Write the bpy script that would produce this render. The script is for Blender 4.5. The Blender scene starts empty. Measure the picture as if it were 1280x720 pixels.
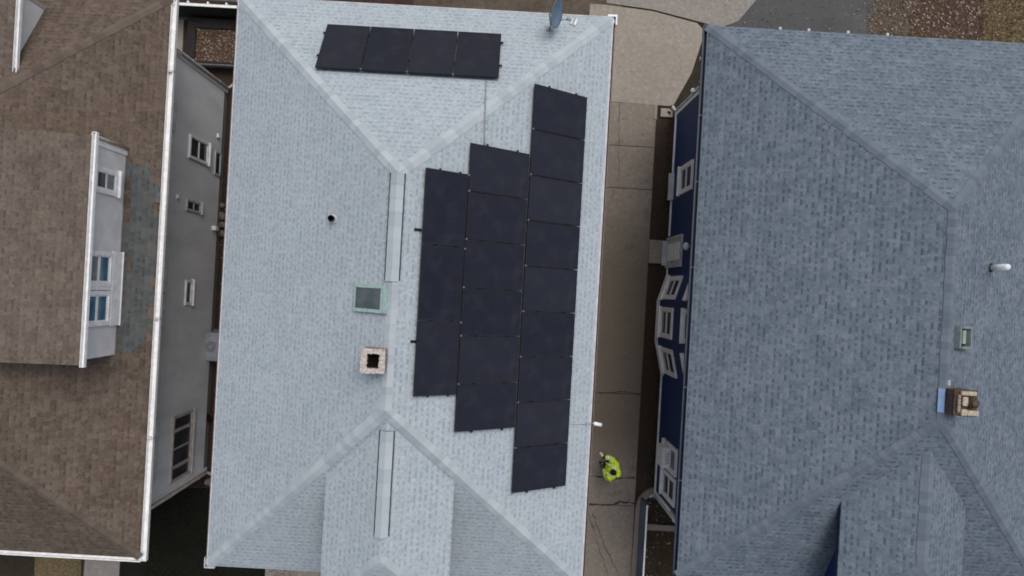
import bpy, math, random
from mathutils import Vector, Matrix
random.seed(11)
scene = bpy.context.scene
COL = scene.collection
R = math.radians
V = Vector

# ------------------------------------------------------------------ camera geometry
CAM_H, FPX, NX, NY, ROT = 25.3, 853.0, 616.0, 363.0, R(3.2)
CA, SA = math.cos(ROT), math.sin(ROT)
def at(px, py, z=0.0):
    """ground-plan position of a point of the place seen from the drone, at height z"""
    s = (CAM_H - z) / FPX
    dx, dd = (px - NX) * s, (py - NY) * s
    return V((dx * CA + dd * SA, dx * SA - dd * CA, z))

# ------------------------------------------------------------------ material helpers
class G:
    def __init__(s, name):
        s.mat = bpy.data.materials.new(name)
        s.mat.use_nodes = True
        s.nt = s.mat.node_tree
        s.b = s.nt.nodes['Principled BSDF']
        s.b.inputs['Specular IOR Level'].default_value = 0.25
    def n(s, t, **props):
        nd = s.nt.nodes.new(t)
        for k, v in props.items(): setattr(nd, k, v)
        return nd
    def put(s, sock, val):
        if isinstance(val, bpy.types.NodeSocket): s.nt.links.new(val, sock)
        elif isinstance(val, (tuple, list)) and len(val) == 3 and sock.type == 'RGBA': sock.default_value = (*val, 1)
        else: sock.default_value = val
    def m(s, op, a, b=None, c=None, clamp=False):
        nd = s.n('ShaderNodeMath', operation=op, use_clamp=clamp)
        s.put(nd.inputs[0], a)
        if b is not None: s.put(nd.inputs[1], b)
        if c is not None: s.put(nd.inputs[2], c)
        return nd.outputs[0]
    def mix(s, f, a, b, mode='MIX'):
        nd = s.n('ShaderNodeMix', data_type='RGBA', blend_type=mode)
        s.put(nd.inputs['Factor'], f); s.put(nd.inputs[6], a); s.put(nd.inputs[7], b)
        return nd.outputs[2]
    def obj(s):
        return s.n('ShaderNodeTexCoord').outputs['Object']
    def uv(s):
        return s.n('ShaderNodeTexCoord').outputs['UV']
    def xyz(s, vec):
        nd = s.n('ShaderNodeSeparateXYZ'); s.put(nd.inputs[0], vec); return nd.outputs
    def vec(s, x, y, z=0.0):
        nd = s.n('ShaderNodeCombineXYZ'); s.put(nd.inputs[0], x); s.put(nd.inputs[1], y); s.put(nd.inputs[2], z); return nd.outputs[0]
    def noise(s, scale, vec=None, detail=4, rough=.55, out=0, stretch=None):
        nd = s.n('ShaderNodeTexNoise')
        nd.inputs['Scale'].default_value = scale; nd.inputs['Detail'].default_value = detail; nd.inputs['Roughness'].default_value = rough
        v = vec if vec is not None else s.obj()
        if stretch:
            mp = s.n('ShaderNodeMapping'); s.put(mp.inputs[0], v); mp.inputs['Scale'].default_value = stretch; v = mp.outputs[0]
        s.put(nd.inputs['Vector'], v)
        return nd.outputs[out]
    def white(s, vec):
        nd = s.n('ShaderNodeTexWhiteNoise', noise_dimensions='3D'); s.put(nd.inputs['Vector'], vec); return nd.outputs[0]
    def ramp(s, f, lo, hi):
        nd = s.n('ShaderNodeMapRange'); nd.interpolation_type = 'SMOOTHSTEP'
        s.put(nd.inputs[0], f); nd.inputs[1].default_value = lo; nd.inputs[2].default_value = hi
        return nd.outputs[0]
    def island(s):
        return s.n('ShaderNodeNewGeometry').outputs['Random Per Island']
    def bump(s, h, strength=.5, dist=.01):
        nd = s.n('ShaderNodeBump'); nd.inputs['Strength'].default_value = strength; nd.inputs['Distance'].default_value = dist
        s.put(nd.inputs['Height'], h); s.nt.links.new(nd.outputs[0], s.b.inputs['Normal'])
    def done(s, col=None, rough=.8, metal=0.0, spec=None):
        if col is not None: s.put(s.b.inputs['Base Color'], col)
        s.put(s.b.inputs['Roughness'], rough); s.put(s.b.inputs['Metallic'], metal)
        if spec is not None: s.put(s.b.inputs['Specular IOR Level'], spec)
        return s.mat

def scale_c(c, k): return tuple(x * k for x in c)

def plain(name, c, rough=.6, var=.25, scale=6, metal=0.0, spec=.3, speck=0.0):
    """painted / plastic / metal with grime"""
    g = G(name)
    nz = g.noise(scale, detail=6)
    nz2 = g.noise(scale * 9, detail=3)
    col = g.mix(g.ramp(nz, .3, .75), scale_c(c, 1 - var), scale_c(c, 1 + var * .35))
    if speck: col = g.mix(g.m('MULTIPLY', g.ramp(nz2, .56, .68), speck), col, (.10, .085, .07))
    else: col = g.mix(g.m('MULTIPLY', g.ramp(nz2, .35, .8), var * .7), col, scale_c(c, .55))
    return g.done(col, rough, metal, spec)

def shingle(name, c, dark, light, tabw=.17, ex=.143, dash=.7, blotch=.25, vary=1.0, patch=None, streak=.15, dper=.22, dstr=.8, ddark=None, mottle=.4, rowline=.25):
    g = G(name)
    u, v, _ = g.xyz(g.uv())
    rowf = g.m('DIVIDE', v, ex); row = g.m('FLOOR', rowf); fv = g.m('FRACT', rowf)
    off = g.m('MULTIPLY', g.white(g.vec(row, 7.3)), 5.0)
    tuf = g.m('ADD', g.m('DIVIDE', u, tabw), off)
    # irregular tab widths
    wob = g.noise(1.1, g.vec(tuf, g.m('MULTIPLY', row, 3.7)), detail=0)
    tuf = g.m('ADD', tuf, g.m('MULTIPLY', g.m('SUBTRACT', wob, .5), 1.1))
    tab = g.m('FLOOR', tuf); ft = g.m('FRACT', tuf)
    rn = g.white(g.vec(tab, row, 1.0)); rn2 = g.white(g.vec(tab, row, 5.0)); rn3 = g.white(g.vec(g.m('FLOOR', g.m('DIVIDE', tuf, 3.1)), row, 9.0))
    big = g.noise(.55, g.uv(), detail=5, rough=.6)
    mid = g.noise(3.5, g.uv(), detail=4)
    fine = g.noise(60, g.uv(), detail=2, rough=.7)
    tone = g.m('ADD', g.m('MULTIPLY', g.m('SUBTRACT', rn, .5), .9 * vary), g.m('MULTIPLY', g.m('SUBTRACT', rn3, .5), .5 * vary))
    tone = g.m('ADD', tone, g.m('MULTIPLY', g.m('SUBTRACT', big, .5), 3.2 * blotch))
    tone = g.m('ADD', tone, g.m('MULTIPLY', g.m('SUBTRACT', mid, .5), 1.6 * blotch))
    tone = g.m('ADD', tone, g.m('MULTIPLY', g.m('SUBTRACT', fine, .5), .9))
    grit = g.noise(13.0, g.uv(), detail=3, rough=.6)
    tone = g.m('ADD', tone, g.m('MULTIPLY', g.m('SUBTRACT', grit, .5), 4.0 * mottle))
    lo = g.mix(g.m('MULTIPLY', tone, -1.0, clamp=True), c, dark)
    col = g.mix(g.m('MULTIPLY', tone, 1.0, clamp=True), lo, light)
    hue = g.ramp(g.noise(.8, g.uv(), detail=4, rough=.6), .4, .62)
    col = g.mix(1.0, col, g.mix(hue, (1.008, .997, 1.006), (.988, 1.005, .994)), 'MULTIPLY')
    if patch:
        x0, x1, y0, y1, pc, pd = patch
        ox, oy, _ = g.xyz(g.obj())
        wx = g.m('MULTIPLY', g.m('SUBTRACT', rn3, .5), .5)
        inx = g.m('MULTIPLY', g.m('GREATER_THAN', g.m('ADD', ox, wx), x0), g.m('LESS_THAN', g.m('ADD', ox, wx), x1))
        iny = g.m('MULTIPLY', g.m('GREATER_THAN', g.m('ADD', oy, wx), y0), g.m('LESS_THAN', g.m('ADD', oy, wx), y1))
        fade = g.m('GREATER_THAN', g.m('ADD', rn2, g.m('MULTIPLY', g.m('SUBTRACT', g.noise(1.3, detail=3), .5), 2.0)), -.2)
        pm = g.m('MULTIPLY', g.m('MULTIPLY', inx, iny), g.m('MULTIPLY', fade, .85))
        col = g.mix(pm, col, g.mix(rn, pd, pc))
    # mineral-darker butt strips with lamination shadow painted in: short dashes along each course
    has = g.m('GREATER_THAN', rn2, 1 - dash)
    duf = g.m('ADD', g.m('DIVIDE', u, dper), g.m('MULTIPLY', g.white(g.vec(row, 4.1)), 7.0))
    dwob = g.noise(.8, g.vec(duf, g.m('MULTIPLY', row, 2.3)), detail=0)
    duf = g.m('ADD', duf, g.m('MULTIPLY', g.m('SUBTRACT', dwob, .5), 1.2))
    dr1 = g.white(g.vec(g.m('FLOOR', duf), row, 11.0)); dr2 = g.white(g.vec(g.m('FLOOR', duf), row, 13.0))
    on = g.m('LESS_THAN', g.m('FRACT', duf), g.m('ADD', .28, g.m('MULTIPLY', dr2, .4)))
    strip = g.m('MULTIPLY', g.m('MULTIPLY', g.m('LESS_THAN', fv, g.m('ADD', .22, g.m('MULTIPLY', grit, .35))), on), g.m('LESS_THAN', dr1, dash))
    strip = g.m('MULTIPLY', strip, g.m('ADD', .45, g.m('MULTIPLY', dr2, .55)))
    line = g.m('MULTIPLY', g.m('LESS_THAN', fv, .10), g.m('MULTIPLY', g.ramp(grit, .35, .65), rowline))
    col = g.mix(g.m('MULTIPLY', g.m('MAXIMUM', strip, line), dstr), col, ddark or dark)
    if streak:   # water streaks running down the slope
        st = g.noise(1.0, g.vec(g.m('MULTIPLY', u, 2.6), g.m('MULTIPLY', v, .16)), detail=5, rough=.65)
        col = g.mix(g.m('MULTIPLY', g.ramp(st, .52, .75), streak), col, dark)
        col = g.mix(g.m('MULTIPLY', g.ramp(st, .48, .25), streak * .8), col, light)
    h = g.m('ADD', g.m('MULTIPLY', g.m('SUBTRACT', 1.0, fv), .8), g.m('MULTIPLY', on, .3))
    h = g.m('ADD', h, g.m('MULTIPLY', fine, .25))
    g.bump(h, .55, .012)
    return g.done(col, .93, spec=.15)

def caps(name, c, dark, light):
    g = G(name)
    i = g.island()
    fine = g.noise(40, detail=3); big = g.noise(1.2, detail=3)
    t = g.m('ADD', g.m('MULTIPLY', i, .75), g.m('MULTIPLY', big, .4))
    col = g.mix(g.ramp(t, .1, 1.0), dark, light)
    col = g.mix(g.m('MULTIPLY', fine, .35), col, c)
    g.bump(fine, .4, .006)
    return g.done(col, .93, spec=.15)

def siding(name, c, ex=.12, grime=.3):
    g = G(name)
    x, y, z = g.xyz(g.obj())
    fz = g.m('FRACT', g.m('DIVIDE', z, ex))
    row = g.m('FLOOR', g.m('DIVIDE', z, ex))
    nz = g.noise(1.2, stretch=(1, 1, .35), detail=6)
    nz2 = g.noise(9, stretch=(1, 1, .2), detail=4)
    col = g.mix(g.ramp(nz, .35, .8), c, scale_c(c, 1 - grime))
    col = g.mix(g.m('MULTIPLY', g.ramp(nz2, .5, .75), grime * .6), col, scale_c(c, .6))
    col = g.mix(g.m('MULTIPLY', g.white(g.vec(row, 3.0)), .12), col, scale_c(c, .75))
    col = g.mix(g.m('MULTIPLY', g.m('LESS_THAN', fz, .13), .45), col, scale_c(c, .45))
    g.bump(g.m('SUBTRACT', 1.0, fz), .8, .015)
    return g.done(col, .55, spec=.3)

def brick(name, c1, c2, mortar, sc=1.0):
    g = G(name)
    bt = g.n('ShaderNodeTexBrick')
    g.put(bt.inputs['Vector'], g.uv())
    bt.inputs['Scale'].default_value = 1.0
    bt.inputs['Brick Width'].default_value = .21; bt.inputs['Row Height'].default_value = .075; bt.inputs['Mortar Size'].default_value = .008
    bt.inputs['Color1'].default_value = (*c1, 1); bt.inputs['Color2'].default_value = (*c2, 1); bt.inputs['Mortar'].default_value = (*mortar, 1)
    nz = g.noise(12, detail=5)
    col = g.mix(g.m('MULTIPLY', nz, .6), bt.outputs[0], scale_c(c1, .45))
    g.bump(g.m('ADD', bt.outputs[1], g.m('MULTIPLY', nz, -.5)), -.6, .01)
    return g.done(col, .9)

def ground(name, cols, sc=1.0, leaf=None, rough=.95, bump=.5, big=.35):
    """cols: dark, mid, light; leaf: colour of scattered debris"""
    g = G(name)
    n1 = g.noise(big * sc, detail=6, rough=.6); n2 = g.noise(5 * sc, detail=6, rough=.65); n3 = g.noise(38 * sc, detail=3, rough=.7)
    t = g.m('ADD', g.m('MULTIPLY', n1, .55), g.m('MULTIPLY', n2, .45))
    col = g.mix(g.ramp(t, .36, .52), cols[0], cols[1])
    col = g.mix(g.ramp(t, .5, .66), col, cols[2])
    col = g.mix(g.m('MULTIPLY', g.ramp(n3, .3, .75), .6), scale_c(cols[0], .8), col)
    if leaf:
        vo = g.n('ShaderNodeTexVoronoi'); vo.inputs['Scale'].default_value = 16 * sc
        g.put(vo.inputs['Vector'], g.obj())
        sel = g.m('MULTIPLY', g.m('LESS_THAN', vo.outputs[0], .33), g.m('GREATER_THAN', g.white(g.vec(*g.xyz(vo.outputs[1])[:3])), .45))
        col = g.mix(g.m('MULTIPLY', sel, .8), col, g.mix(g.white(vo.outputs[1]), scale_c(leaf, .5), leaf))
    g.bump(g.m('ADD', g.m('MULTIPLY', n2, 1.0), g.m('MULTIPLY', n3, .5)), bump, .03)
    return g.done(col, rough, spec=.2)

def concrete(name, c, shade_damp=0.0, stain=.35, off=(0, 0)):
    g = G(name)
    n1 = g.noise(.45, detail=6, rough=.62); n2 = g.noise(2.6, detail=7, rough=.65); n3 = g.noise(45, detail=3, rough=.7)
    n4 = g.noise(1.0, stretch=(2.2, .28, 1), detail=6, rough=.65)
    col = g.mix(g.ramp(n1, .38, .62), scale_c(c, 1 - stain), scale_c(c, 1.08))
    col = g.mix(g.m('MULTIPLY', g.ramp(n4, .48, .72), stain), col, scale_c(c, .6))
    col = g.mix(g.m('MULTIPLY', g.ramp(n2, .5, .75), stain * .8), col, (c[0] * .72, c[1] * .67, c[2] * .6))
    col = g.mix(g.m('MULTIPLY', g.ramp(n2, .5, .25), .25), col, scale_c(c, 1.25))
    col = g.mix(g.m('MULTIPLY', g.ramp(n3, .35, .75), .35), scale_c(c, .7), col)
    n5 = g.noise(7.5, detail=6, rough=.7)
    col = g.mix(g.m('MULTIPLY', g.ramp(n5, .48, .66), .6), col, (c[0]*.55, c[1]*.52, c[2]*.48))
    col = g.mix(g.m('MULTIPLY', g.ramp(n5, .47, .3), .4), col, scale_c(c, 1.3))
    if shade_damp:
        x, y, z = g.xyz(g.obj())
        band = g.m('MULTIPLY', g.ramp(y, 3.8, .8), g.ramp(y, -6.8, -4.5))  # alley shade between the houses and damp, painted into the concrete colour
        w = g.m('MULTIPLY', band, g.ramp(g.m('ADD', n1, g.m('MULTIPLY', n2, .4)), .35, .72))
        w = g.m('MULTIPLY', g.m('ADD', g.m('MULTIPLY', w, .45), g.m('MULTIPLY', band, .55)), shade_damp)
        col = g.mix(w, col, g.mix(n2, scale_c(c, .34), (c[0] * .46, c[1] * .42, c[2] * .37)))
    if shade_damp:   # grime along the drip line and old oil spots
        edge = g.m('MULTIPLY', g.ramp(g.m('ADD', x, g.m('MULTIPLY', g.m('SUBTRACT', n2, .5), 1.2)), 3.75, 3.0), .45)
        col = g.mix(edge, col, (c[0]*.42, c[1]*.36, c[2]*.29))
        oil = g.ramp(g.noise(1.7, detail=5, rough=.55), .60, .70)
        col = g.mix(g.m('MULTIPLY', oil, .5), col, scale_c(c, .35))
    g.bump(g.m('ADD', n3, n2), .3, .006)
    return g.done(col, .85, spec=.25)

def glass(name, c=(.02, .025, .03), rough=.12, tint=None):
    g = G(name)
    n = g.noise(3.0, detail=3)
    col = g.mix(g.ramp(n, .35, .7), c, tint or scale_c(c, 1.8))
    return g.done(col, rough, spec=.5)

M = {}
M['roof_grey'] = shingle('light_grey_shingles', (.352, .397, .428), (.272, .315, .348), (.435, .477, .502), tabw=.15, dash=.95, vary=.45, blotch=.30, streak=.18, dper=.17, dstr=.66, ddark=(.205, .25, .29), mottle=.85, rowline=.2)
M['cap_grey'] = caps('light_grey_cap_shingles', (.345, .388, .418), (.322, .363, .392), (.425, .467, .492))
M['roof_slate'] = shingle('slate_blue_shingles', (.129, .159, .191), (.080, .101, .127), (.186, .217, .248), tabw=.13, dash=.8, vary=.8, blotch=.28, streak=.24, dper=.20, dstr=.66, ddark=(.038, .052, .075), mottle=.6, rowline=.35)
M['cap_slate'] = caps('slate_blue_cap_shingles', (.118, .146, .176), (.105, .131, .159), (.15, .18, .211))
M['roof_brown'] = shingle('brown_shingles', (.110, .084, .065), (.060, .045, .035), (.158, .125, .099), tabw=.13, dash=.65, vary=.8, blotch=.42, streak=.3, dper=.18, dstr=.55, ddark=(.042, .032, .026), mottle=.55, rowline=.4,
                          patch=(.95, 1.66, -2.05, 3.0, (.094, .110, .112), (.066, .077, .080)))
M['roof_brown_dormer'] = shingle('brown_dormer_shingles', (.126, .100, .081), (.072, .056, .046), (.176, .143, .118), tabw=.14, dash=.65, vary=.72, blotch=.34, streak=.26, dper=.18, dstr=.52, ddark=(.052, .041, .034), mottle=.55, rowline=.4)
M['cap_brown'] = caps('brown_cap_shingles', (.113, .088, .071), (.09, .07, .057), (.135, .11, .09))
M['white'] = plain('white_paint', (.80, .80, .80), .5, .16, 5)
M['white_dirty'] = plain('dirty_white_gutter', (.82, .82, .81), .5, .16, 7, speck=.3)
M['trim_grey'] = plain('pale_grey_trim', (.50, .51, .52), .55, .25, 5)
M['trim_beige'] = plain('beige_trim', (.42, .38, .35), .6, .3, 6)
M['siding_grey'] = siding('grey_siding', (.63, .63, .635), .115, .25)
M['siding_pale'] = plain('pale_grey_stucco', (.66, .64, .63), .8, .12, 2)
M['siding_blue'] = siding('navy_blue_siding', (.012, .036, .125), .13, .25)
M['siding_tan'] = siding('tan_siding', (.34, .31, .27), .12, .2)
M['navy'] = plain('navy_gutter', (.014, .022, .05), .5, .3, 6)
M['brown_metal'] = plain('brown_gutter', (.17, .115, .10), .5, .35, 7)
M['foundation'] = concrete('foundation_concrete', (.2, .19, .18))
M['glass'] = glass('window_glass')
M['glass_blue'] = glass('blue_window_glass', (.03, .10, .17), .1, (.06, .17, .26))
M['glass_grey'] = glass('grey_window_glass', (.14, .16, .17), .15, (.2, .22, .23))
M['glass_green'] = glass('skylight_glass', (.05, .065, .068), .12, (.09, .11, .11))
M['mint'] = plain('weathered_copper_frame', (.35, .475, .45), .6, .3, 14)
M['black'] = plain('black_metal', (.012, .012, .015), .45, .3, 8)
M['dark'] = plain('soot_black', (.006, .005, .005), 1.0, .3, 8)
M['alu'] = plain('grey_aluminium', (.24, .245, .26), .4, .2, 10, metal=.6)
M['grey_metal'] = plain('grey_galvanised_pipe', (.30, .31, .32), .5, .3, 8, metal=.1)
M['dish'] = plain('blue_grey_dish_paint', (.13, .19, .26), .5, .2, 5)
M['brick'] = brick('red_brown_brick', (.15, .085, .068), (.085, .048, .04), (.20, .175, .155))
M['brick_pale'] = brick('pinkish_old_brick', (.33, .22, .18), (.24, .15, .12), (.48, .43, .40))
M['crown'] = plain('pale_pink_mortar_crown', (.52, .46, .415), .95, .4, 22, speck=.35)
M['stone_tan'] = plain('tan_chimney_stone', (.46, .40, .31), .95, .35, 18)
M['stone_brown'] = plain('brown_flue_clay', (.11, .075, .055), .95, .5, 14)
M['lightblue'] = plain('light_blue_flashing', (.24, .36, .58), .45, .15, 6)
M['wood_dark'] = plain('dark_weathered_wood', (.022, .020, .019), .9, .4, 9)
M['wood_grey'] = plain('grey_weathered_wood', (.13, .125, .125), .9, .4, 9)
M['rock'] = plain('brown_grey_rock', (.24, .19, .16), .95, .4, 9)
M['red'] = plain('faded_red_plastic', (.25, .05, .045), .6, .3, 8)
M['bluegrey'] = siding('blue_grey_boards', (.10, .125, .165), .14, .4)
M['concrete_top'] = concrete('pale_tan_concrete', (.365, .325, .278), 0, .42)
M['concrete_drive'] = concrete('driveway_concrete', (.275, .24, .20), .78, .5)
M['concrete_grey'] = concrete('grey_patio_concrete', (.32, .295, .265), 0, .3)
M['concrete_step'] = concrete('step_concrete', (.30, .26, .22), 0, .3)
M['crack'] = plain('dirt_filled_joint', (.045, .038, .032), 1.0, .4, 8)
M['asphalt'] = ground('old_asphalt', ((.08, .081, .083), (.13, .128, .126), (.21, .20, .185)), 1.0, bump=.25, big=.7)
M['soil'] = ground('dark_soil', ((.035, .024, .018), (.07, .05, .037), (.10, .078, .056)), 1.0)
M['mud'] = ground('trampled_mud', ((.07, .055, .04), (.20, .165, .13), (.31, .265, .215)), .9, bump=.9, big=1.3)
M['yard'] = ground('rough_yard_ground', ((.028, .024, .016), (.06, .05, .033), (.10, .085, .05)), 1.0)
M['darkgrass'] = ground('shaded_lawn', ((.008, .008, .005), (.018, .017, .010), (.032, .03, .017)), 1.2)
M['drygrass'] = ground('dry_yellow_grass', ((.10, .075, .035), (.24, .185, .10), (.34, .28, .16)), 1.2, leaf=(.3, .24, .14))
M['leafbed'] = ground('leaf_covered_ground', ((.05, .033, .024), (.11, .076, .054), (.17, .12, .088)), 1.6, leaf=(.19, .13, .095))
M['bed'] = ground('weedy_bed_soil', ((.030, .022, .013), (.065, .048, .03), (.10, .08, .045)), 1.3)

def leafmat():
    g = G('fallen_leaves'); i = g.island()
    col = g.mix(i, (.07, .040, .026), (.17, .113, .077))
    col = g.mix(g.m('GREATER_THAN', g.white(g.vec(i, 2.0)), .8), col, (.27, .21, .165))
    return g.done(col, .9)
M['leaves'] = leafmat()
def grassmat(name, a, b):
    g = G(name); return g.done(g.mix(g.island(), a, b), .9)
M['blades_dry'] = grassmat('dry_grass_blades', (.20, .15, .07), (.36, .29, .15))
M['blades_green'] = grassmat('olive_grass_blades', (.05, .055, .02), (.15, .14, .06))
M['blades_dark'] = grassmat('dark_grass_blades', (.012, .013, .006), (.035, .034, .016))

def cellmat():
    g = G('solar_cell_sheet')
    u, v, _ = g.xyz(g.uv())
    cu = g.m('FRACT', g.m('DIVIDE', u, .178)); cv = g.m('FRACT', g.m('DIVIDE', v, .0915))
    lines = g.m('MAXIMUM', g.m('LESS_THAN', cu, .03), g.m('LESS_THAN', cv, .05))
    bus = g.m('LESS_THAN', g.m('FRACT', g.m('DIVIDE', u, .0198)), .12)
    cid = g.white(g.vec(g.m('FLOOR', g.m('DIVIDE', u, .178)), g.m('FLOOR', g.m('DIVIDE', v, .0915)), 2.0))
    rnd = g.n('ShaderNodeObjectInfo').outputs['Random']
    base = g.mix(rnd, (.007, .009, .017), (.016, .017, .026))  # per-panel colour spread stands in for varying sky reflection
    base = g.mix(g.m('MULTIPLY', cid, .3), base, (.012, .015, .026))
    col = g.mix(g.m('MULTIPLY', bus, .25), base, (.035, .037, .048))
    col = g.mix(g.m('MULTIPLY', lines, .4), col, (.028, .030, .038))
    dust = g.noise(2.2, detail=6)
    col = g.mix(g.m('MULTIPLY', g.ramp(dust, .45, .8), .09), col, (.12, .11, .11))
    return g.done(col, .24, spec=.24)
M['cells'] = cellmat()
def hiviz():
    g = G('fluorescent_yellow_fabric')
    n = g.noise(7, detail=4); n2 = g.noise(2.5, detail=2)
    col = g.mix(g.ramp(n, .3, .7), (.46, .68, .015), (.62, .86, .03))
    g.bump(n, .5, .03)
    return g.done(col, .75, spec=.2)
M['hiviz'] = hiviz()
M['reflective'] = plain('silver_reflective_tape', (.72, .76, .66), .4, .15, 9)
M['trousers'] = plain('dark_work_trousers', (.02, .022, .03), .9, .3, 9)
M['skin'] = plain('skin', (.50, .32, .25), .6, .12, 9)
M['hair'] = plain('black_hair', (.008, .007, .007), .8, .3, 30)
M['boots'] = plain('black_boots', (.012, .011, .010), .6, .3, 9)
M['phone'] = plain('pale_phone_case', (.62, .55, .54), .5, .1, 9)

# ------------------------------------------------------------------ mesh builder
WL = {}
def wl(o): return WL.get(o.name, V((0, 0, 0))) if o else V((0, 0, 0))

class MB:
    def __init__(s): s.v = []; s.f = []; s.uv = []; s.sm = []
    def face(s, pts, uv=None, smooth=False):
        b = len(s.v); s.v += [V(p) for p in pts]; s.f.append(list(range(b, b + len(pts))))
        if uv is None:
            n = (V(pts[1]) - V(pts[0])).cross(V(pts[2]) - V(pts[0]))
            ax = max(range(3), key=lambda i: abs(n[i]))
            uv = [((p[1], p[2]) if ax == 0 else (p[0], p[2]) if ax == 1 else (p[0], p[1])) for p in pts]
        s.uv.append(uv); s.sm.append(smooth)
    def mesh(s, verts, faces, smooth=False):
        b = len(s.v); s.v += [V(p) for p in verts]
        for f in faces:
            s.f.append([b + i for i in f]); s.uv.append([(verts[i][0], verts[i][1]) for i in f]); s.sm.append(smooth)
    def obox(s, o, r, u, n, a0, a1, b0, b1, c0, c1):
        o, r, u, n = V(o), V(r), V(u), V(n)
        P = lambda a, b, c: o + r * a + u * b + n * c
        da, db, dc = a1 - a0, b1 - b0, c1 - c0
        q = [([P(a0,b0,c1),P(a1,b0,c1),P(a1,b1,c1),P(a0,b1,c1)], da, db), ([P(a1,b0,c0),P(a0,b0,c0),P(a0,b1,c0),P(a1,b1,c0)], da, db),
             ([P(a0,b0,c0),P(a1,b0,c0),P(a1,b0,c1),P(a0,b0,c1)], da, dc), ([P(a1,b1,c0),P(a0,b1,c0),P(a0,b1,c1),P(a1,b1,c1)], da, dc),
             ([P(a1,b0,c0),P(a1,b1,c0),P(a1,b1,c1),P(a1,b0,c1)], db, dc), ([P(a0,b1,c0),P(a0,b0,c0),P(a0,b0,c1),P(a0,b1,c1)], db, dc)]
        for pts, x, y in q: s.face(pts, [(0, 0), (x, 0), (x, y), (0, y)])
        return s
    def box(s, x0, x1, y0, y1, z0, z1):
        s.obox((0, 0, 0), (1, 0, 0), (0, 1, 0), (0, 0, 1), min(x0,x1), max(x0,x1), min(y0,y1), max(y0,y1), z0, z1); return s
    def prism(s, poly, z0, z1):
        n = len(poly)
        a = sum(poly[i][0] * poly[(i+1) % n][1] - poly[(i+1) % n][0] * poly[i][1] for i in range(n))
        if a < 0: poly = poly[::-1]
        s.face([(p[0], p[1], z1) for p in poly]); s.face([(p[0], p[1], z0) for p in poly[::-1]])
        for i in range(n):
            p, q = poly[i], poly[(i + 1) % n]
            s.face([(p[0], p[1], z0), (q[0], q[1], z0), (q[0], q[1], z1), (p[0], p[1], z1)])
        return s
    def tube(s, pts, rad, seg=10, cap=True):
        pts = [V(p) for p in pts]; rings = []
        rr = rad if isinstance(rad, (list, tuple)) else [rad] * len(pts)
        for i, p in enumerate(pts):
            t = (pts[min(i + 1, len(pts) - 1)] - pts[max(i - 1, 0)]).normalized()
            a = t.cross(V((0, 0, 1)));  a = V((1, 0, 0)) if a.length < 1e-3 else a.normalized()
            b = a.cross(t).normalized()
            rings.append([p + (a * math.cos(2*math.pi*k/seg) + b * math.sin(2*math.pi*k/seg)) * rr[i] for k in range(seg)])
        vs = [q for r in rings for q in r]; fs = []
        for i in range(len(pts) - 1):
            for k in range(seg):
                k2 = (k + 1) % seg; fs.append([i*seg+k, i*seg+k2, (i+1)*seg+k2, (i+1)*seg+k])
        if cap: fs.append(list(range(seg))[::-1]); fs.append([(len(pts)-1)*seg + k for k in range(seg)])
        s.mesh(vs, fs, True); return s
    def blob(s, c, rx, ry, rz, seg=14, rings=9, jit=0.0, rot=None):
        c = V(c); vs = []; fs = []
        m = rot or Matrix.Identity(3)
        for i in range(rings + 1):
            th = math.pi * i / rings
            for k in range(seg):
                ph = 2 * math.pi * k / seg; j = 1 + random.uniform(-jit, jit)
                vs.append(c + m @ V((rx*math.sin(th)*math.cos(ph)*j, ry*math.sin(th)*math.sin(ph)*j, rz*math.cos(th)*j)))
        for i in range(rings):
            for k in range(seg):
                k2 = (k+1) % seg; fs.append([i*seg+k, (i+1)*seg+k, (i+1)*seg+k2, i*seg+k2])
        s.mesh(vs, fs, True); return s
    def build(s, name, mat, parent=None, label=None, bevel=0.0, origin=None):
        o0 = wl(parent)
        org = V(origin) if origin is not None else (V((0, 0, 0)) if parent is None else o0)
        me = bpy.data.meshes.new(name)
        me.from_pydata([p - org for p in s.v], [], s.f)
        uvl = me.uv_layers.new(name='UVMap'); i = 0
        for f in s.uv:
            for c in f: uvl.data[i].uv = c; i += 1
        for p, sm in zip(me.polygons, s.sm): p.use_smooth = sm
        me.materials.append(mat); me.update()
        o = bpy.data.objects.new(name, me); COL.objects.link(o)
        if parent is not None: o.parent = parent; o.location = org - o0
        else: o.location = org
        WL[o.name] = org.copy()
        if label: o['label'] = label
        if bevel:
            w = o.modifiers.new('merge', 'WELD'); w.merge_threshold = .0004
            b = o.modifiers.new('bevel', 'BEVEL'); b.width = bevel; b.segments = 2; b.limit_method = 'ANGLE'; b.angle_limit = R(40)
        return o

def tag(o, label=None, cat=None, group=None, kind=None):
    if label: o['label'] = label
    if cat: o['category'] = cat
    if group: o['group'] = group
    if kind: o['kind'] = kind
    return o
def thing(name, loc, label, cat, group=None):
    o = bpy.data.objects.new(name, None); COL.objects.link(o); o.location = loc; o.empty_display_size = .3
    WL[o.name] = V(loc); return tag(o, label, cat, group)
def struct(name, mb, mat, **k):
    return tag(mb.build(name, mat, **k), kind='structure')

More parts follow.
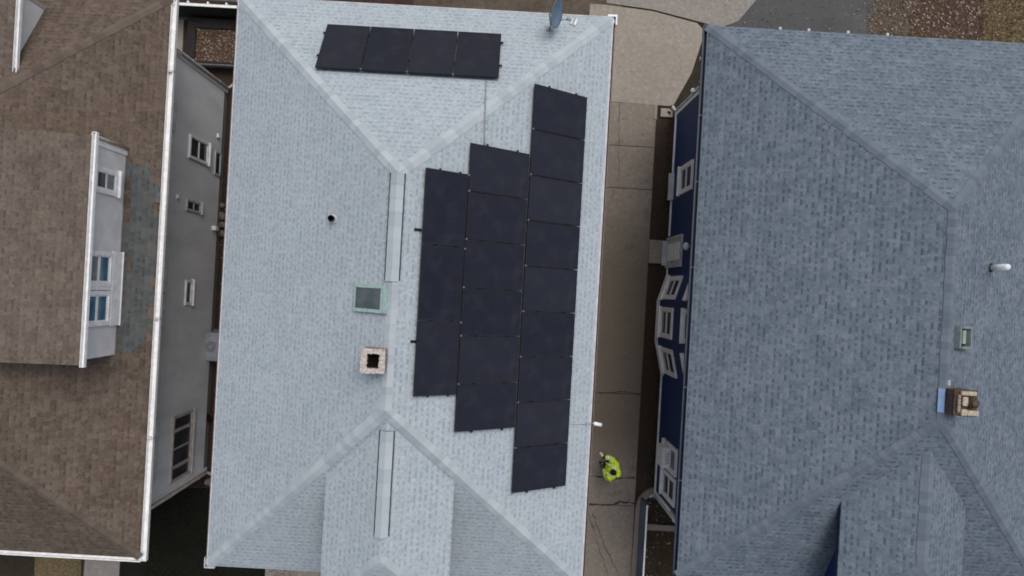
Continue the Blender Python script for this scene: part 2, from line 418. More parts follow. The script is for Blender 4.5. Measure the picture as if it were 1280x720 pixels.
# ------------------------------------------------------------------ roof helpers
def plane_uv(pts):
    n = (V(pts[1]) - V(pts[0])).cross(V(pts[2]) - V(pts[0])).normalized()
    if n.z < 0: n = -n
    up = V((0, 0, 1)) - n * n.z; up.normalize(); r = up.cross(n).normalized()
    return n, [(V(p).dot(r), V(p).dot(up)) for p in pts]
def slab(mb, pts, t=.035):
    n, uv = plane_uv(pts)
    if (V(pts[1]) - V(pts[0])).cross(V(pts[2]) - V(pts[0])).z < 0: pts = pts[::-1]; uv = uv[::-1]
    mb.face(pts, uv)
    low = [V(p) - V((0, 0, t)) for p in pts]
    mb.face(low[::-1])
    k = len(pts)
    for i in range(k):
        j = (i + 1) % k; mb.face([low[i], low[j], pts[j], pts[i]])
def cap_line(mb, A, B, n1, n2, w=.15, step=.17, lap=.06, hi=.015, lo=.005, jit=.08):
    A, B = V(A), V(B); L = (B - A).length; d = (B - A).normalized()
    s1 = d.cross(n1); s1 = s1 if s1.z < 0 else -s1
    s2 = d.cross(n2); s2 = s2 if s2.z < 0 else -s2
    up = (n1 + n2).normalized(); t = 0.0
    while t < L - .05:
        e = min(t + step + lap, L); c0 = A + d * t; c1 = A + d * e
        ww = w * random.uniform(1 - jit, 1 + jit)
        for sv, nn in ((s1, n1), (s2, n2)):
            p = [c0 + up * hi, c1 + up * lo, c1 + sv * ww + nn * lo, c0 + sv * ww + nn * hi]
            b = [c0 - up * .01, c0 + sv * ww - nn * .01, c1 + sv * ww - nn * .01]
        # one connected island per cap
        vs = [c0 + s1*ww + n1*hi, c0 + up*hi, c0 + s2*ww + n2*hi, c1 + s1*ww + n1*lo, c1 + up*lo, c1 + s2*ww + n2*lo,
              c0 + s1*ww - n1*.004, c0 - up*.004, c0 + s2*ww - n2*.004]
        fs = [[0, 1, 4, 3], [1, 2, 5, 4], [0, 6, 7, 1], [1, 7, 8, 2]]
        # orient upward
        a = (vs[1]-vs[0]).cross(vs[4]-vs[0])
        if a.z < 0: fs = [f[::-1] for f in fs]
        mb.mesh(vs, fs); t += step
def nrm(a, b, c):
    n = (V(b) - V(a)).cross(V(c) - V(a)).normalized(); return n if n.z > 0 else -n

def hip_roof(x0, x1, y0, y1, ze, p, roofmat, capmat, parent, capw=.15, ridge_caps=True, rname='roof'):
    hw = (x1 - x0) / 2; zr = ze + p * hw; xr = (x0 + x1) / 2; ya, yb = y0 + hw, y1 - hw
    c = [V((x0,y0,ze)), V((x1,y0,ze)), V((x1,y1,ze)), V((x0,y1,ze))]; ra, rb = V((xr, ya, zr)), V((xr, yb, zr))
    mb = MB()
    slab(mb, [c[0], c[1], ra]); slab(mb, [c[1], c[2], rb, ra]); slab(mb, [c[2], c[3], rb]); slab(mb, [c[3], c[0], ra, rb])
    roof = mb.build(rname, roofmat, parent)
    k = math.sqrt(1 + p * p)
    nf, nr, nb, nl = V((0,-p,1))/k, V((p,0,1))/k, V((0,p,1))/k, V((-p,0,1))/k
    cm = MB()
    cap_line(cm, c[0], ra, nf, nl, capw); cap_line(cm, c[1], ra, nf, nr, capw); cap_line(cm, c[2], rb, nb, nr, capw); cap_line(cm, c[3], rb, nb, nl, capw)
    if ridge_caps: cap_line(cm, ra + V((0,0,.004)), rb + V((0,0,.004)), nl, nr, capw)
    cm.build('hip_cap', capmat, roof)
    return roof, zr, xr, ya, yb, (nf, nr, nb, nl)

def eaves(x0, x1, y0, y1, ze, wx0, wx1, wy0, wy1, mat, parent, top=.036, h=.2):
    """fascia ring and soffit under a hip roof"""
    t = .03; zt = ze - top - .002; zb = zt - h
    f = MB()
    f.box(x0+.01, x0+.01+t, y0+.01, y1-.01, zb, zt); f.box(x1-.01-t, x1-.01, y0+.01, y1-.01, zb, zt)
    f.box(x0+.01+t, x1-.01-t, y0+.01, y0+.01+t, zb, zt); f.box(x0+.01+t, x1-.01-t, y1-.01-t, y1-.01, zb, zt)
    f.build('fascia', mat, parent)
    s = MB(); z = zb + .05
    s.box(x0+.045, wx0-.003, y0+.045, y1-.045, z, z+.02); s.box(wx1+.003, x1-.045, y0+.045, y1-.045, z, z+.02)
    s.box(wx0, wx1, y0+.045, wy0-.003, z, z+.02); s.box(wx0, wx1, wy1+.003, y1-.045, z, z+.02)
    s.build('soffit', mat, parent)

def gutter(A, B, out, mat, parent, w=.13, h=.11, t=.012, name='gutter'):
    """open channel between two points, hung outside the eave"""
    A, B, out = V(A), V(B), V(out); d = (B - A); L = d.length; d.normalize(); z = V((0, 0, 1))
    m = MB()
    m.obox(A, d, out, z, 0, L, 0, t, -h, 0); m.obox(A, d, out, z, 0, L, w - t, w + .012, -h, .004)
    m.obox(A, d, out, z, 0, L, t, w - t, -h, -h + t)
    m.obox(A, d, out, z, 0, t, t, w - t, -h + t, -.004); m.obox(A, d, out, z, L - t, L, t, w - t, -h + t, -.004)
    return m.build(name, mat, parent)

def window(o, r, n, w, h, parent, frame, pane, layout, fw=.09, depth=.06, name='window', sill=True, label=None, apron=0.0, muntin=.05):
    """o lower corner on the wall; r along wall, n outward; layout = list of (a0,b0,a1,b1,material or None) panes in 0..1"""
    o, r, n, u = V(o), V(r).normalized(), V(n).normalized(), V((0, 0, 1))
    f = MB()
    f.obox(o, r, u, n, -fw, 0, -fw, h + fw, 0, depth); f.obox(o, r, u, n, w, w + fw, -fw, h + fw, 0, depth)
    f.obox(o, r, u, n, 0, w, h, h + fw, 0, depth); f.obox(o, r, u, n, 0, w, -fw, 0, 0, depth)
    if sill: f.obox(o, r, u, n, -fw - .03, w + fw + .03, -fw - .05, -fw - .002, 0, depth + .06)
    if apron: f.obox(o, r, u, n, -fw, w + fw, -fw - .052 - apron, -fw - .052, 0, depth * .7)
    # sashes: bars between panes at a second depth
    d2 = depth * .7
    for (a0, b0, a1, b1, pm) in layout:
        x0, x1, y0, y1 = a0*w, a1*w, b0*h, b1*h; b = muntin / 2
        f.obox(o, r, u, n, x0, x0 + b, y0, y1, .003, d2); f.obox(o, r, u, n, x1 - b, x1, y0, y1, .003, d2)
        f.obox(o, r, u, n, x0 + b, x1 - b, y0, y0 + b, .003, d2); f.obox(o, r, u, n, x0 + b, x1 - b, y1 - b, y1, .003, d2)
    fo = f.build(name, frame, parent, label)
    for (a0, b0, a1, b1, pm) in layout:
        p = MB(); b = muntin / 2
        p.obox(o, r, u, n, a0*w + b, a1*w - b, b0*h + b, b1*h - b, .003, d2 * .45)
        p.build('pane', pm or pane, fo)
    return fo
DH = [(0, 0, 1, .5, None), (0, .5, 1, 1, None)]      # double hung

def wall_box(x0, x1, y0, y1, z0, z1, mat, parent, name='wall'):
    return MB().box(x0, x1, y0, y1, z0, z1).build(name, mat, parent)

# ================================================================== SETTING
g0 = MB(); g0.face([(-400,-400,0),(400,-400,0),(400,400,0),(-400,400,0)])
struct('ground', g0, M['yard'])
def sheet(name, pxs, mat, z, thick=None):
    pts = [at(p[0], p[1], 0) for p in pxs]
    m = MB()
    if thick: m.prism([(p.x, p.y) for p in pts], -.05, thick)
    else:
        pts = [(p.x, p.y, z) for p in pts]
        a = sum(pts[i][0]*pts[(i+1) % len(pts)][1] - pts[(i+1) % len(pts)][0]*pts[i][1] for i in range(len(pts)))
        m.face(pts if a > 0 else pts[::-1])
    return struct(name, m, mat)
sheet('muddy_ground', [(360,-260),(790,-260),(775,40),(360,40)], M['mud'], .004)
sheet('asphalt_yard', [(880,-300),(1150,-300),(1120,20),(1130,90),(1110,200),(880,200)], M['asphalt'], .006)
rj = random.Random(3)
sheet('dirt_verge', [(1085+rj.uniform(-22,22), -300+i*18) for i in range(20)] + [(1110,60+rj.uniform(-9,9)),(1090,75),(1180,200),(1180,-300)], M['mud'], .009)
sheet('leafy_ground', [(1135+rj.uniform(-14,14), -300+i*16) for i in range(33)] + [(1700,220),(1700,-300)], M['leafbed'], .0125)
sheet('dry_grass_patch', [(1236,-120),(1700,-120),(1700,200),(1215,200),(1228,50)], M['drygrass'], .0165)
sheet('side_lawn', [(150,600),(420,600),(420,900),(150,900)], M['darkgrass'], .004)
sheet('dry_grass_verge', [(46,640),(102,640),(100,900),(36,900)], M['drygrass'], .006)
sheet('leafy_side_strip', [(170,-60),(330,-60),(330,610),(170,610)], M['soil'], .005)
sheet('rear_patio', [(762,-200),(960,-200),(947,-2),(922,27),(903,34),(884,30),(872,27),(815,12),(758,4)], M['concrete_grey'], 0, .03)
DX1 = 5.68
fl = MB()
fl_pts = [at(757,6.5), at(815,14.5), at(871,29.5), at(881,40), at(864,92), at(842,131), at(836,133), at(757,126)]
fl.prism([(3.0, fl_pts[0].y)] + [(p.x, p.y) for p in fl_pts[:-1]] + [(3.0, fl_pts[-1].y)], -.05, .045)
struct('driveway_apron', fl, M['concrete_top'])
drive = MB()
ys = [fl_pts[-1].y - .03, at(790,183).y, at(790,236).y, at(780,492).y, at(780,597).y, at(770,631).y, -14.0, -26.0]
for a, b in zip(ys[:-1], ys[1:]):
    drive.prism([(1.9, a - .012), (DX1, a - .012), (DX1, b + .012), (1.9, b + .012)], -.05, .04 + random.uniform(-.004, .004))
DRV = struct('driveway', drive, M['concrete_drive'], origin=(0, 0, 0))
cr = MB(); cr.box(1.9, DX1, -26, ys[0] + .02, .0, .018)
cr.build('joint_fill', M['crack'], DRV)
def crack(pts, w, z=.0465):
    m = MB(); P = []
    for (a, b) in zip(pts[:-1], pts[1:]):
        n = max(2, int((b - a).length / .09))
        for i in range(n): P.append(a.lerp(b, i / n))
    P.append(pts[-1])
    P = [p + V((random.uniform(-.022, .022), random.uniform(-.03, .03), 0)) for p in P]
    L = []; Rr = []
    for i, p in enumerate(P):
        t = (P[min(i+1, len(P)-1)] - P[max(i-1, 0)]).normalized(); s = V((-t.y, t.x, 0)); ww = w * random.uniform(.35, 1.2)
        L.append(V((p.x, p.y, z)) + s*ww); Rr.append(V((p.x, p.y, z)) - s*ww)
    for i in range(len(P) - 1): m.face([Rr[i], Rr[i+1], L[i+1], L[i]])
    o = m.build('crack', M['crack'], DRV)
    if o.data.polygons[0].normal.z < 0: o.data.flip_normals()
crack([at(745,595), at(770,597), at(792,597)], .022)
crack([at(736,630), at(758,631), at(775,627), at(793,628)], .035)
crack([at(740,640), at(755,680), at(775,722)], .012)
crack([at(735,640), at(750,690), at(762,722)], .010)
crack([at(748,492), at(775,490), at(800,491)], .016)
crack([at(774,130), at(773,236)], .008)
# planting strip between the driveway and the blue house
ps = MB(); ps.prism([(DX1, at(0,133).y), (6.35, at(0,133).y), (6.35, -7.2), (DX1, -7.2)], -.05, .022)
ps = MB(); ps.prism([(DX1 + .004, 6.9), (6.36, 6.9), (6.36, -7.15), (DX1 + .004, -7.15)], -.05, .022)
struct('planting_strip', ps, M['soil'])
sy = MB(); sy.prism([tuple(at(842,131).xy), tuple(at(864,92).xy), tuple(at(881,40).xy), (9, at(881,40).y), (9, 6.9), (5.9, 6.9)], -.05, .012)
struct('rear_soil_corner', sy, M['yard'])
fy = MB(); fy.prism([(DX1 + .004, -7.16), (16, -7.16), (16, -20), (DX1 + .004, -20)], -.05, .016)
struct('front_bed', fy, M['bed'])
wk = MB(); p0, p1 = at(108,700), at(152,700)
wk.prism([(p0.x, -7.0), (p1.x, -7.0), (p1.x - .1, -16), (p0.x - .1, -16)], -.05, .04); struct('front_walk', wk, M['concrete_grey'])
wk = MB(); p0, p1 = at(332,715), at(400,715)
wk.prism([(p0.x, -7.3), (p1.x, -7.3), (p1.x, -16), (p0.x, -16)], -.05, .05); struct('entrance_walk', wk, M['concrete_top'])

# kerb that curves away from the driveway
kb = MB(); kp = [at(817,612), at(808,616), at(801,624), at(798,634), at(796,660), at(792,720), at(786,800)]
for a, b in zip(kp[:-1], kp[1:]):
    t = (b - a).normalized(); s = V((-t.y, t.x, 0)) * .12
    kb.prism([tuple((a+s).xy), tuple((a-s).xy), tuple((b-s+t*.02).xy), tuple((b+s+t*.02).xy)], 0, .13 + random.uniform(0, .004))
tag(kb.build('kerb', M['concrete_step'], bevel=.012, origin=at(801,624)), 'curved concrete kerb beside the driveway, running off the bottom of the picture', 'kerb')

# ================================================================== CENTRE HOUSE
CB = V((-2.17, -.15, 0))
CH = thing('house', CB, 'middle house with pale grey shingle hip roof carrying the solar panels', 'house')
cx0, cx1, cy0, cy1, cze, cp = -7.1, 2.76, -7.65, 7.35, 7.34, .66
wall_box(cx0+.55, cx1-.55, cy0+.55, cy1-.55, 0, cze-.16, M['siding_tan'], CH)
roofC, czr, cxr, cya, cyb, cn = hip_roof(cx0, cx1, cy0, cy1, cze, cp, M['roof_grey'], M['cap_grey'], CH, capw=.145)
eaves(cx0, cx1, cy0, cy1, cze, cx0+.55, cx1-.55, cy0+.55, cy1-.55, M['trim_beige'], CH)
gutter((cx1+.0, cy0, cze-.045), (cx1+.0, cy1, cze-.045), (1,0,0), M['brown_metal'], CH, w=.07, h=.1)
gutter((cx0-.0, cy1, cze-.045), (cx0-.0, cy0, cze-.045), (-1,0,0), M['brown_metal'], CH, w=.045, h=.1)
de = MB()
de.box(cx1-.03, cx1+.018, cy0+.02, cy1-.02, cze-.002, cze+.024); de.box(cx0-.012, cx0+.02, cy0+.02, cy1-.02, cze-.002, cze+.024)
de.box(cx0+.03, cx1-.04, cy1-.02, cy1+.012, cze-.002, cze+.022)
de.build('drip_edge', M['trim_grey'], CH)
gc = MB()
gc.box(cx1-.14, cx1+.11, cy1+.014, cy1+.065, cze-.1, cze+.03); gc.box(cx1+.072, cx1+.11, cy1-.20, cy1+.0135, cze-.1, cze+.03)
gc.build('gutter_corner', M['white'], CH)
gc = MB()
gc.box(cx0-.075, cx0-.048, cy0-.03, cy0+.22, cze-.1, cze+.03); gc.box(cx0-.075, cx0+.20, cy0-.055, cy0-.0305, cze-.1, cze+.03)
gc.build('gutter_corner', M['trim_grey'], CH)
# front dormer roof
CK = math.sqrt(1 + cp*cp)
def dormer(xr, hw, zr, p, yback, yfront, roofmat, capmat, wallmat, trim, parent, wall_in, front_in, main, caplong, ridge_from=None):
    ze = zr - p*hw; yh = yfront + hw
    m = MB()
    slab(m, [V((xr-hw, yback, ze)), V((xr-hw, yfront, ze)), V((xr, yh, zr)), V((xr, yback, zr))])
    slab(m, [V((xr+hw, yfront, ze)), V((xr+hw, yback, ze)), V((xr, yback, zr)), V((xr, yh, zr))])
    slab(m, [V((xr-hw, yfront, ze)), V((xr+hw, yfront, ze)), V((xr, yh, zr))])
    dr = m.build('dormer_roof', roofmat, parent)
    k = math.sqrt(1+p*p); nf, nr, nl = V((0,-p,1))/k, V((p,0,1))/k, V((-p,0,1))/k
    c = MB()
    cap_line(c, V((xr-hw, yfront, ze)), V((xr, yh, zr)), nf, nl, .16); cap_line(c, V((xr+hw, yfront, ze)), V((xr, yh, zr)), nf, nr, .16)
    if caplong: cap_line(c, V((xr, yh, zr+.004)), V((xr, ridge_from, zr+.004)), nl, nr, .16)
    c.build('hip_cap', capmat, dr)
    # walls: closed body reaching down through the main roof plane
    yw = yfront + front_in; xa, xb = xr-hw+wall_in, xr+hw-wall_in
    w = MB(); w.box(xa, xb, yw, yback, main, ze-.16); w.build('dormer_wall', wallmat, parent)
    f = MB(); zt = ze-.04; zb = zt-.14
    f.box(xr-hw+.008, xr-hw+.03, yfront+.01, yback, zb, zt); f.box(xr+hw-.03, xr+hw-.008, yfront+.01, yback, zb, zt); f.box(xr-hw+.032, xr+hw-.032, yfront+.01, yfront+.03, zb, zt)
    f.box(xr-hw+.032, xa-.003, yfront+.032, yback, zb+.03, zb+.045); f.box(xb+.003, xr+hw-.032, yfront+.032, yback, zb+.03, zb+.045); f.box(xa, xb, yfront+.032, yw-.003, zb+.03, zb+.045)
    f.build('dormer_fascia', trim, parent)
    return ze
dormer(-2.14, 1.50, 10.40, cp, -2.9, -7.55, M['roof_grey'], M['cap_grey'], M['siding_tan'], M['trim_beige'], CH, .25, .3, 6.9, False)
# ridge vents
def ridge_vent(xr, ya, yb, zr, p):
    k = math.sqrt(1+p*p); nr, nl = V((p,0,1))/k, V((-p,0,1))/k; dn_r, dn_l = V((1,0,-p))/k, V((-1,0,-p))/k
    b = MB(); L = yb-ya
    for dn, n in ((dn_r, nr), (dn_l, nl)):
        b.obox((xr, ya, zr), dn, (0,1,0), n, .0, .180, 0, L, -.01, .042)
    o = b.build('ridge_vent', plain('dark_grey_vent_mesh', (.055,.06,.065), .8, .3, 8), CH)
    c = MB(); cap_line(c, V((xr, ya-.03, zr+.046)), V((xr, yb, zr+.046)), nl, nr, .168, step=.30, lap=.05, jit=.0)
    c.build('vent_cap', M['cap_grey'], o)
ridge_vent(cxr-.02, .1, 2.42, czr, cp)
ridge_vent(-2.14, -5.5, -3.2, 10.40, cp)
# skylight on the left slope
sl_o = V((cxr, 0, czr)); dn = V((-1,0,-cp))/CK; nL = V((-cp,0,1))/CK; yv = V((0,1,0))
s = MB()
a0, a1, b0, b1 = .06*CK, .86*CK, -.63, -.02
s.obox(sl_o, dn, yv, nL, a0, a0+.16, b0, b1, -.02, .10); s.obox(sl_o, dn, yv, nL, a1-.03, a1, b0, b1, -.02, .09)
s.obox(sl_o, dn, yv, nL, a0+.16, a1-.03, b0, b0+.075, -.02, .09); s.obox(sl_o, dn, yv, nL, a0+.16, a1-.03, b1-.075, b1, -.02, .09)
s.obox(sl_o, dn, yv, nL, a0+.03, a0+.07, b0+.02, b1-.02, .1, .125)
sk = s.build('skylight', M['mint'], CH)
MB().obox(sl_o, dn, yv, nL, a0+.16, a1-.03, b0+.075, b1-.075, -.02, .07).build('pane', M['glass_green'], sk)
# chimney
zt = 10.95; A = at(452,436,zt); B = at(479.5,467,zt); ia = at(459,442,zt); ib = at(473,461.5,zt)
x0,x1,y1_,y0_ = A.x, B.x, A.y, B.y
ch = MB(); w_ = .1
ch.box(x0, x0+w_, y0_, y1_, 9.6, zt-.05); ch.box(x1-w_, x1, y0_, y1_, 9.6, zt-.05); ch.box(x0+w_, x1-w_, y0_, y0_+w_, 9.6, zt-.05); ch.box(x0+w_, x1-w_, y1_-w_, y1_, 9.6, zt-.05)
chim = ch.build('chimney', M['brick_pale'], roofC)
cw = MB()
def rough_ring(mb, X0, X1, Y0, Y1, xi0, xi1, yi0, yi1, z0, z1):
    n = 9
    def edge(p, q, off): return [V(p).lerp(V(q), i/n) + V((random.uniform(-off, off), random.uniform(-off, off), random.uniform(-.012, .012))) for i in range(n)]
    o = edge((X0,Y0,z1),(X1,Y0,z1),.01)+edge((X1,Y0,z1),(X1,Y1,z1),.01)+edge((X1,Y1,z1),(X0,Y1,z1),.01)+edge((X0,Y1,z1),(X0,Y0,z1),.01)
    i_ = edge((xi0,yi0,z1),(xi1,yi0,z1),.016)+edge((xi1,yi0,z1),(xi1,yi1,z1),.016)+edge((xi1,yi1,z1),(xi0,yi1,z1),.016)+edge((xi0,yi1,z1),(xi0,yi0,z1),.016)
    N = len(o); vs = o + i_ + [V((p.x,p.y,z0)) for p in o] + [V((p.x,p.y,z0-.25)) for p in i_]; fs = []
    for a in range(N):
        b = (a+1) % N; fs += [[a,b,N+b,N+a],[2*N+a,2*N+b,b,a],[N+a,N+b,3*N+b,3*N+a]]
    mb.mesh(vs, fs)
rough_ring(cw, x0-.012, x1+.012, y0_-.012, y1_+.012, ia.x, ib.x, ib.y, ia.y, zt-.048, zt)
cw.build('chimney_crown', M['crown'], chim)
fi = MB(); fi.box(x0+w_, x1-w_, y0_+w_, y1_-w_, 9.6, 10.60); fi.box(ia.x-.004, ia.x+.03, ib.y, ia.y, 9.8, zt-.07); fi.box(ib.x-.03, ib.x+.004, ib.y, ia.y, 9.8, zt-.07)
fi.box(ia.x+.032, ib.x-.032, ib.y-.004, ib.y+.03, 9.8, zt-.07); fi.box(ia.x+.032, ib.x-.032, ia.y-.03, ia.y+.004, 9.8, zt-.07)
fi.build('flue_lining', M['dark'], chim)
# plumbing vent
def roof_pt(x, y, n, base, p): return V((x, y, base))
px_ = -3.78; pz = czr + cp*(px_-cxr)
vp = MB(); vp.tube([(px_,1.44,pz-.1),(px_,1.44,pz+.22)], .07, 16, cap=False); vp.tube([(px_,1.44,pz+.22),(px_,1.44,pz-.1)], .055, 16, cap=False)
vpo = vp.build('vent_pipe', M['black'], CH)
fb = MB(); fb.tube([V((px_,1.44,pz))-nL*.02, V((px_,1.44,pz))+nL*.02, V((px_,1.44,pz))+nL*.07], [.12,.11,.075], 18, cap=False); fb.build('pipe_boot', M['trim_grey'], vpo)
MB().tube([(px_,1.44,pz-.08),(px_,1.44,pz+.02)], .056, 14).build('pipe_bore', M['dark'], vpo)
# conduit over the right rear hip
nR = V((cp,0,1))/CK; nB = V((0,cp,1))/CK
cz = lambda x, y: min(czr - cp*abs(x-cxr), cze + cp*(cy1-y), cze + cp*(y-cy0))
cd = MB(); cpts = []
for t in range(14):
    y = 5.02 - (5.02-3.36)*t/13; x = -.44 + .06*t/13; cpts.append((x, y, cz(x, y)+.05))
cd.tube(cpts, .014, 8); cd.build('conduit', M['grey_metal'], CH)
# two metal roof anchors left of the panels
for (x, y) in ((-1.73, 1.24), (-1.68, -1.22)):
    o = V((x, y, czr - cp*(x-cxr))); d2 = V((1,0,-cp))/CK
    MB().obox(o, d2, yv, nR, -.08, .08, -.03, .03, .004, .03).obox(o, d2, yv, nR, .03, .07, -.015, .015, .031, .09).build('roof_anchor', M['black'], CH)
# white metal bits at rear eave
for (q1, q2, w) in (((722,22),(717.5,33),.035), ((716.5,22),(713.5,31),.02)):
    z = 7.56; a, b = at(*q1, z), at(*q2, z); a.z = cz(a.x,a.y)+.05; b.z = cz(b.x,b.y)+.05
    MB().tube([a, b], w, 8).build('roof_bracket', M['white'], CH)

# ------------------------------------------------------------------ solar panels
PW, PL = 1.085, 1.66
def make_panel():
    t = thing('solar_panel', (0,0,0), 'x', 'solar panel', 'solar panels on the grey roof')
    f = MB(); b = .022; h = .035
    f.box(-PL/2, PL/2, -PW/2, -PW/2+b, -h, 0); f.box(-PL/2, PL/2, PW/2-b, PW/2, -h, 0)
    f.box(-PL/2, -PL/2+b, -PW/2+b, PW/2-b, -h, 0); f.box(PL/2-b, PL/2, -PW/2+b, PW/2-b, -h, 0)
    f.build('frame', M['black'], t)
    MB().box(-PL/2+b, PL/2-b, -PW/2+b, PW/2-b, -h+.01, -.004).build('cell_sheet', M['cells'], t)
    c = MB(); c.box(-PL*.26-.02, -PL*.26+.02, -PW/2-.02, -PW/2+.012, .002, .010); c.build('clamp', M['black'], t)
    c = MB(); c.box(PL*.26-.02, PL*.26+.02, -PW/2-.02, -PW/2+.012, .002, .010); c.build('clamp', M['black'], t)
    c = MB(); c.box(-PL/2-.005, -PL/2+.035, -PW/2-.024, -PW/2+.012, .002, .014); c.build('bonding_clip', M['alu'], t)
    return t
P0 = make_panel(); used = [False]
def place_panel(mat, label, clips=True):
    if not used[0]: o = P0; used[0] = True
    else:
        o = P0.copy(); COL.objects.link(o)
        for chd in P0.children:
            c = chd.copy(); c.parent = o; COL.objects.link(c)
    o.matrix_world = mat; o['label'] = label
    return o
def frame_m(o, ex, ey, n):
    m = Matrix.Identity(4)
    for i in range(3): m[i][0] = ex[i]; m[i][1] = ey[i]; m[i][2] = n[i]; m[i][3] = o[i]
    return m
def on_right(x, y, off=.15): return V((x, y, czr - cp*(x - cxr) + off))
dR = V((1,0,-cp))/CK; OFF = .15
ORD = ['top', 'second', 'third', 'fourth', 'fifth', 'sixth', 'seventh', 'eighth', 'ninth']
xa1, xa2, xa3 = -1.60, -.68, .745   # upper edges of the three columns
def mid(xu, half): return xu + half/CK
G_ = .018
def rails(name_label, xs, y0, y1):
    for k, x in enumerate(xs):
        o = on_right(x, 0, 0)
        r = MB(); r.obox(o, dR, yv, nR, -.02, .02, y0, y1, .05, OFF/CK - .038 - .0)
        for q in range(int((y1-y0)/1.1)+1):
            y = y0 + .12 + q*1.1
            if y > y1: break
            r.obox(o, dR, yv, nR, -.035, .035, y-.04, y+.04, .0, .048)
        tag(r.build('mounting_rail', M['black'], origin=on_right(x, (y0+y1)/2, 0)), ('upslope' if k == 0 else 'downslope') + ' black mounting rail whose ends stick out under ' + name_label, 'mounting rail', 'mounting rails under the solar panels')
yc = .095
# column of three, long side along the ridge
for i in range(3):
    y = yc + (1-i)*(PL+.020); o = on_right(mid(xa1, PW/2), y)
    # local x runs along -y so that local y is upslope
    place_panel(frame_m(o, V((0,-1,0)), V((-1,0,cp))/CK, nR), ['top', 'middle', 'bottom'][i] + ' black solar panel of the three long ones in the column nearest the ridge')
rails('the column of three panels', [mid(xa1, PW*.27), mid(xa1, PW*.75)], yc-1.5*PL-.06, yc+1.5*PL+.06)
yc2, yc3 = .03, .09
for i in range(6):
    o = on_right(mid(xa2, PL/2), yc2 + (2.5-i)*(PW+G_))
    place_panel(frame_m(o, dR, yv, nR), (ORD[i] if i < 5 else 'bottom') + ' black solar panel in the middle column of six')
rails('the column of six panels', [mid(xa2, PL*.24), mid(xa2, PL*.76)], yc2-3*(PW+G_)-.045, yc2+3*(PW+G_)+.045)
for i in range(9):
    o = on_right(mid(xa3, PL/2), yc3 + (4-i)*(PW+G_))
    place_panel(frame_m(o, dR, yv, nR), (ORD[i] if i < 8 else 'bottom') + ' black solar panel in the outer column of nine nearest the driveway')
rails('the column of nine panels', [mid(xa3, PL*.24), mid(xa3, PL*.76)], yc3-4.5*(PW+G_)-.045, yc3+4.5*(PW+G_)+.045)
# rear row of four
dB = V((0,1,-cp))/CK
yt = 5.10 + PL/2/CK
def on_back(x, y, off=.15): return V((x, y, cze + cp*(cy1 - y) + off))
for i in range(4):
    x = -2.345 + (i-1.5)*(PW+.02); o = on_back(x, yt)
    place_panel(frame_m(o, -dB * -1, V((-1,0,0)), nB), ['leftmost', 'second from left', 'third from left', 'rightmost'][i] + ' black solar panel in the row of four on the rear slope')
for k, q in enumerate((.25, .78)):
    y = 5.10 + PL*q/CK; o = on_back(0, y, 0)
    r = MB(); r.obox(o, V((1,0,0)), dB, nB, -2.345-2.265, -2.345+2.265, -.02, .02, .05, OFF/CK-.038)
    for j in range(4): r.obox(o, V((1,0,0)), dB, nB, -4.3+j*1.3-.04, -4.3+j*1.3+.04, -.035, .035, 0, .048)
    tag(r.build('mounting_rail', M['black'], origin=on_back(-2.345, y, 0)), ('inner' if k == 0 else 'outer') + ' black mounting rail under the rear row of four panels', 'mounting rail', 'mounting rails under the solar panels')

# ------------------------------------------------------------------ satellite dish
base = V((1.09, 6.80, cz(1.09, 6.80)))
dc = at(692.5, 16.5, 8.35)
DS = thing('satellite_dish', base, 'blue grey oval satellite dish standing at the rear eave of the grey roof', 'satellite dish')
ax = V((.90, -.22, .40)).normalized()   # dish axis
ms = MB(); ms.tube([base-V((0,0,.05)), base+V((0,0,.35)), dc - ax*.12 + V((0,0,-.08)), dc - ax*.03], [.022,.022,.022,.03], 10)
ms.obox(base, (1,0,0), dB, nB, -.09, .09, -.09, .09, .002, .02)
ms.build('mast', M['grey_metal'], DS)
e1 = ax.cross(V((0,0,1))).normalized(); e2 = e1.cross(ax).normalized()
d = MB(); NS, NR = 36, 8; vs = []; fs = []
for layer in (0, 1):
    for i in range(NR+1):
        r = i/NR
        for k in range(NS):
            a = 2*math.pi*k/NS
            vs.append(dc + e1*(.355*r*math.cos(a)) + e2*(.335*r*math.sin(a)) + ax*(.09*r*r - layer*.014))
for layer in (0, 1):
    b0_ = layer*(NR+1)*NS
    for i in range(NR):
        for k in range(NS):
            k2 = (k+1) % NS; q = [b0_+i*NS+k, b0_+(i+1)*NS+k, b0_+(i+1)*NS+k2, b0_+i*NS+k2]; fs.append(q if not layer else q[::-1])
for k in range(NS):
    k2 = (k+1) % NS; fs.append([NR*NS+k, (NR+1)*NS+NR*NS+k, (NR+1)*NS+NR*NS+k2, NR*NS+k2])
d.mesh(vs, fs, True); d.build('reflector', M['dish'], DS)
ar = MB(); tip = dc + ax*.36 - e2*.26; ar.tube([dc - e2*.34, tip], .012, 8); ar.build('feed_arm', M['grey_metal'], DS)
MB().tube([tip - ax*-.02, tip - ax*.09 + e2*.03], .03, 10).build('feed_horn', M['grey_metal'], DS)

# slim white rod reaching out over the eave
ra, rb, rc = V((2.16,-3.30,cz(2.16,-3.3)+.05)), V((2.86,-3.345,cze+.02)), V((3.05,-3.385,cze-.05))
RD = thing('rod_lamp', ra, 'thin rod with a white tip poking out over the driveway eave below the panels', 'lamp')
MB().tube([ra, rb], .013, 8).build('rod', M['trim_grey'], RD)
MB().tube([rb - (rc-rb)*.1, rb, rc, rc+(rc-rb)*.08], [.02,.05,.05,.02], 14).build('lamp_head', M['white'], RD)
MB().obox(ra, dR, yv, nR, -.05,.05,-.03,.03,-.05,-.02).build('bracket', M['trim_grey'], RD)

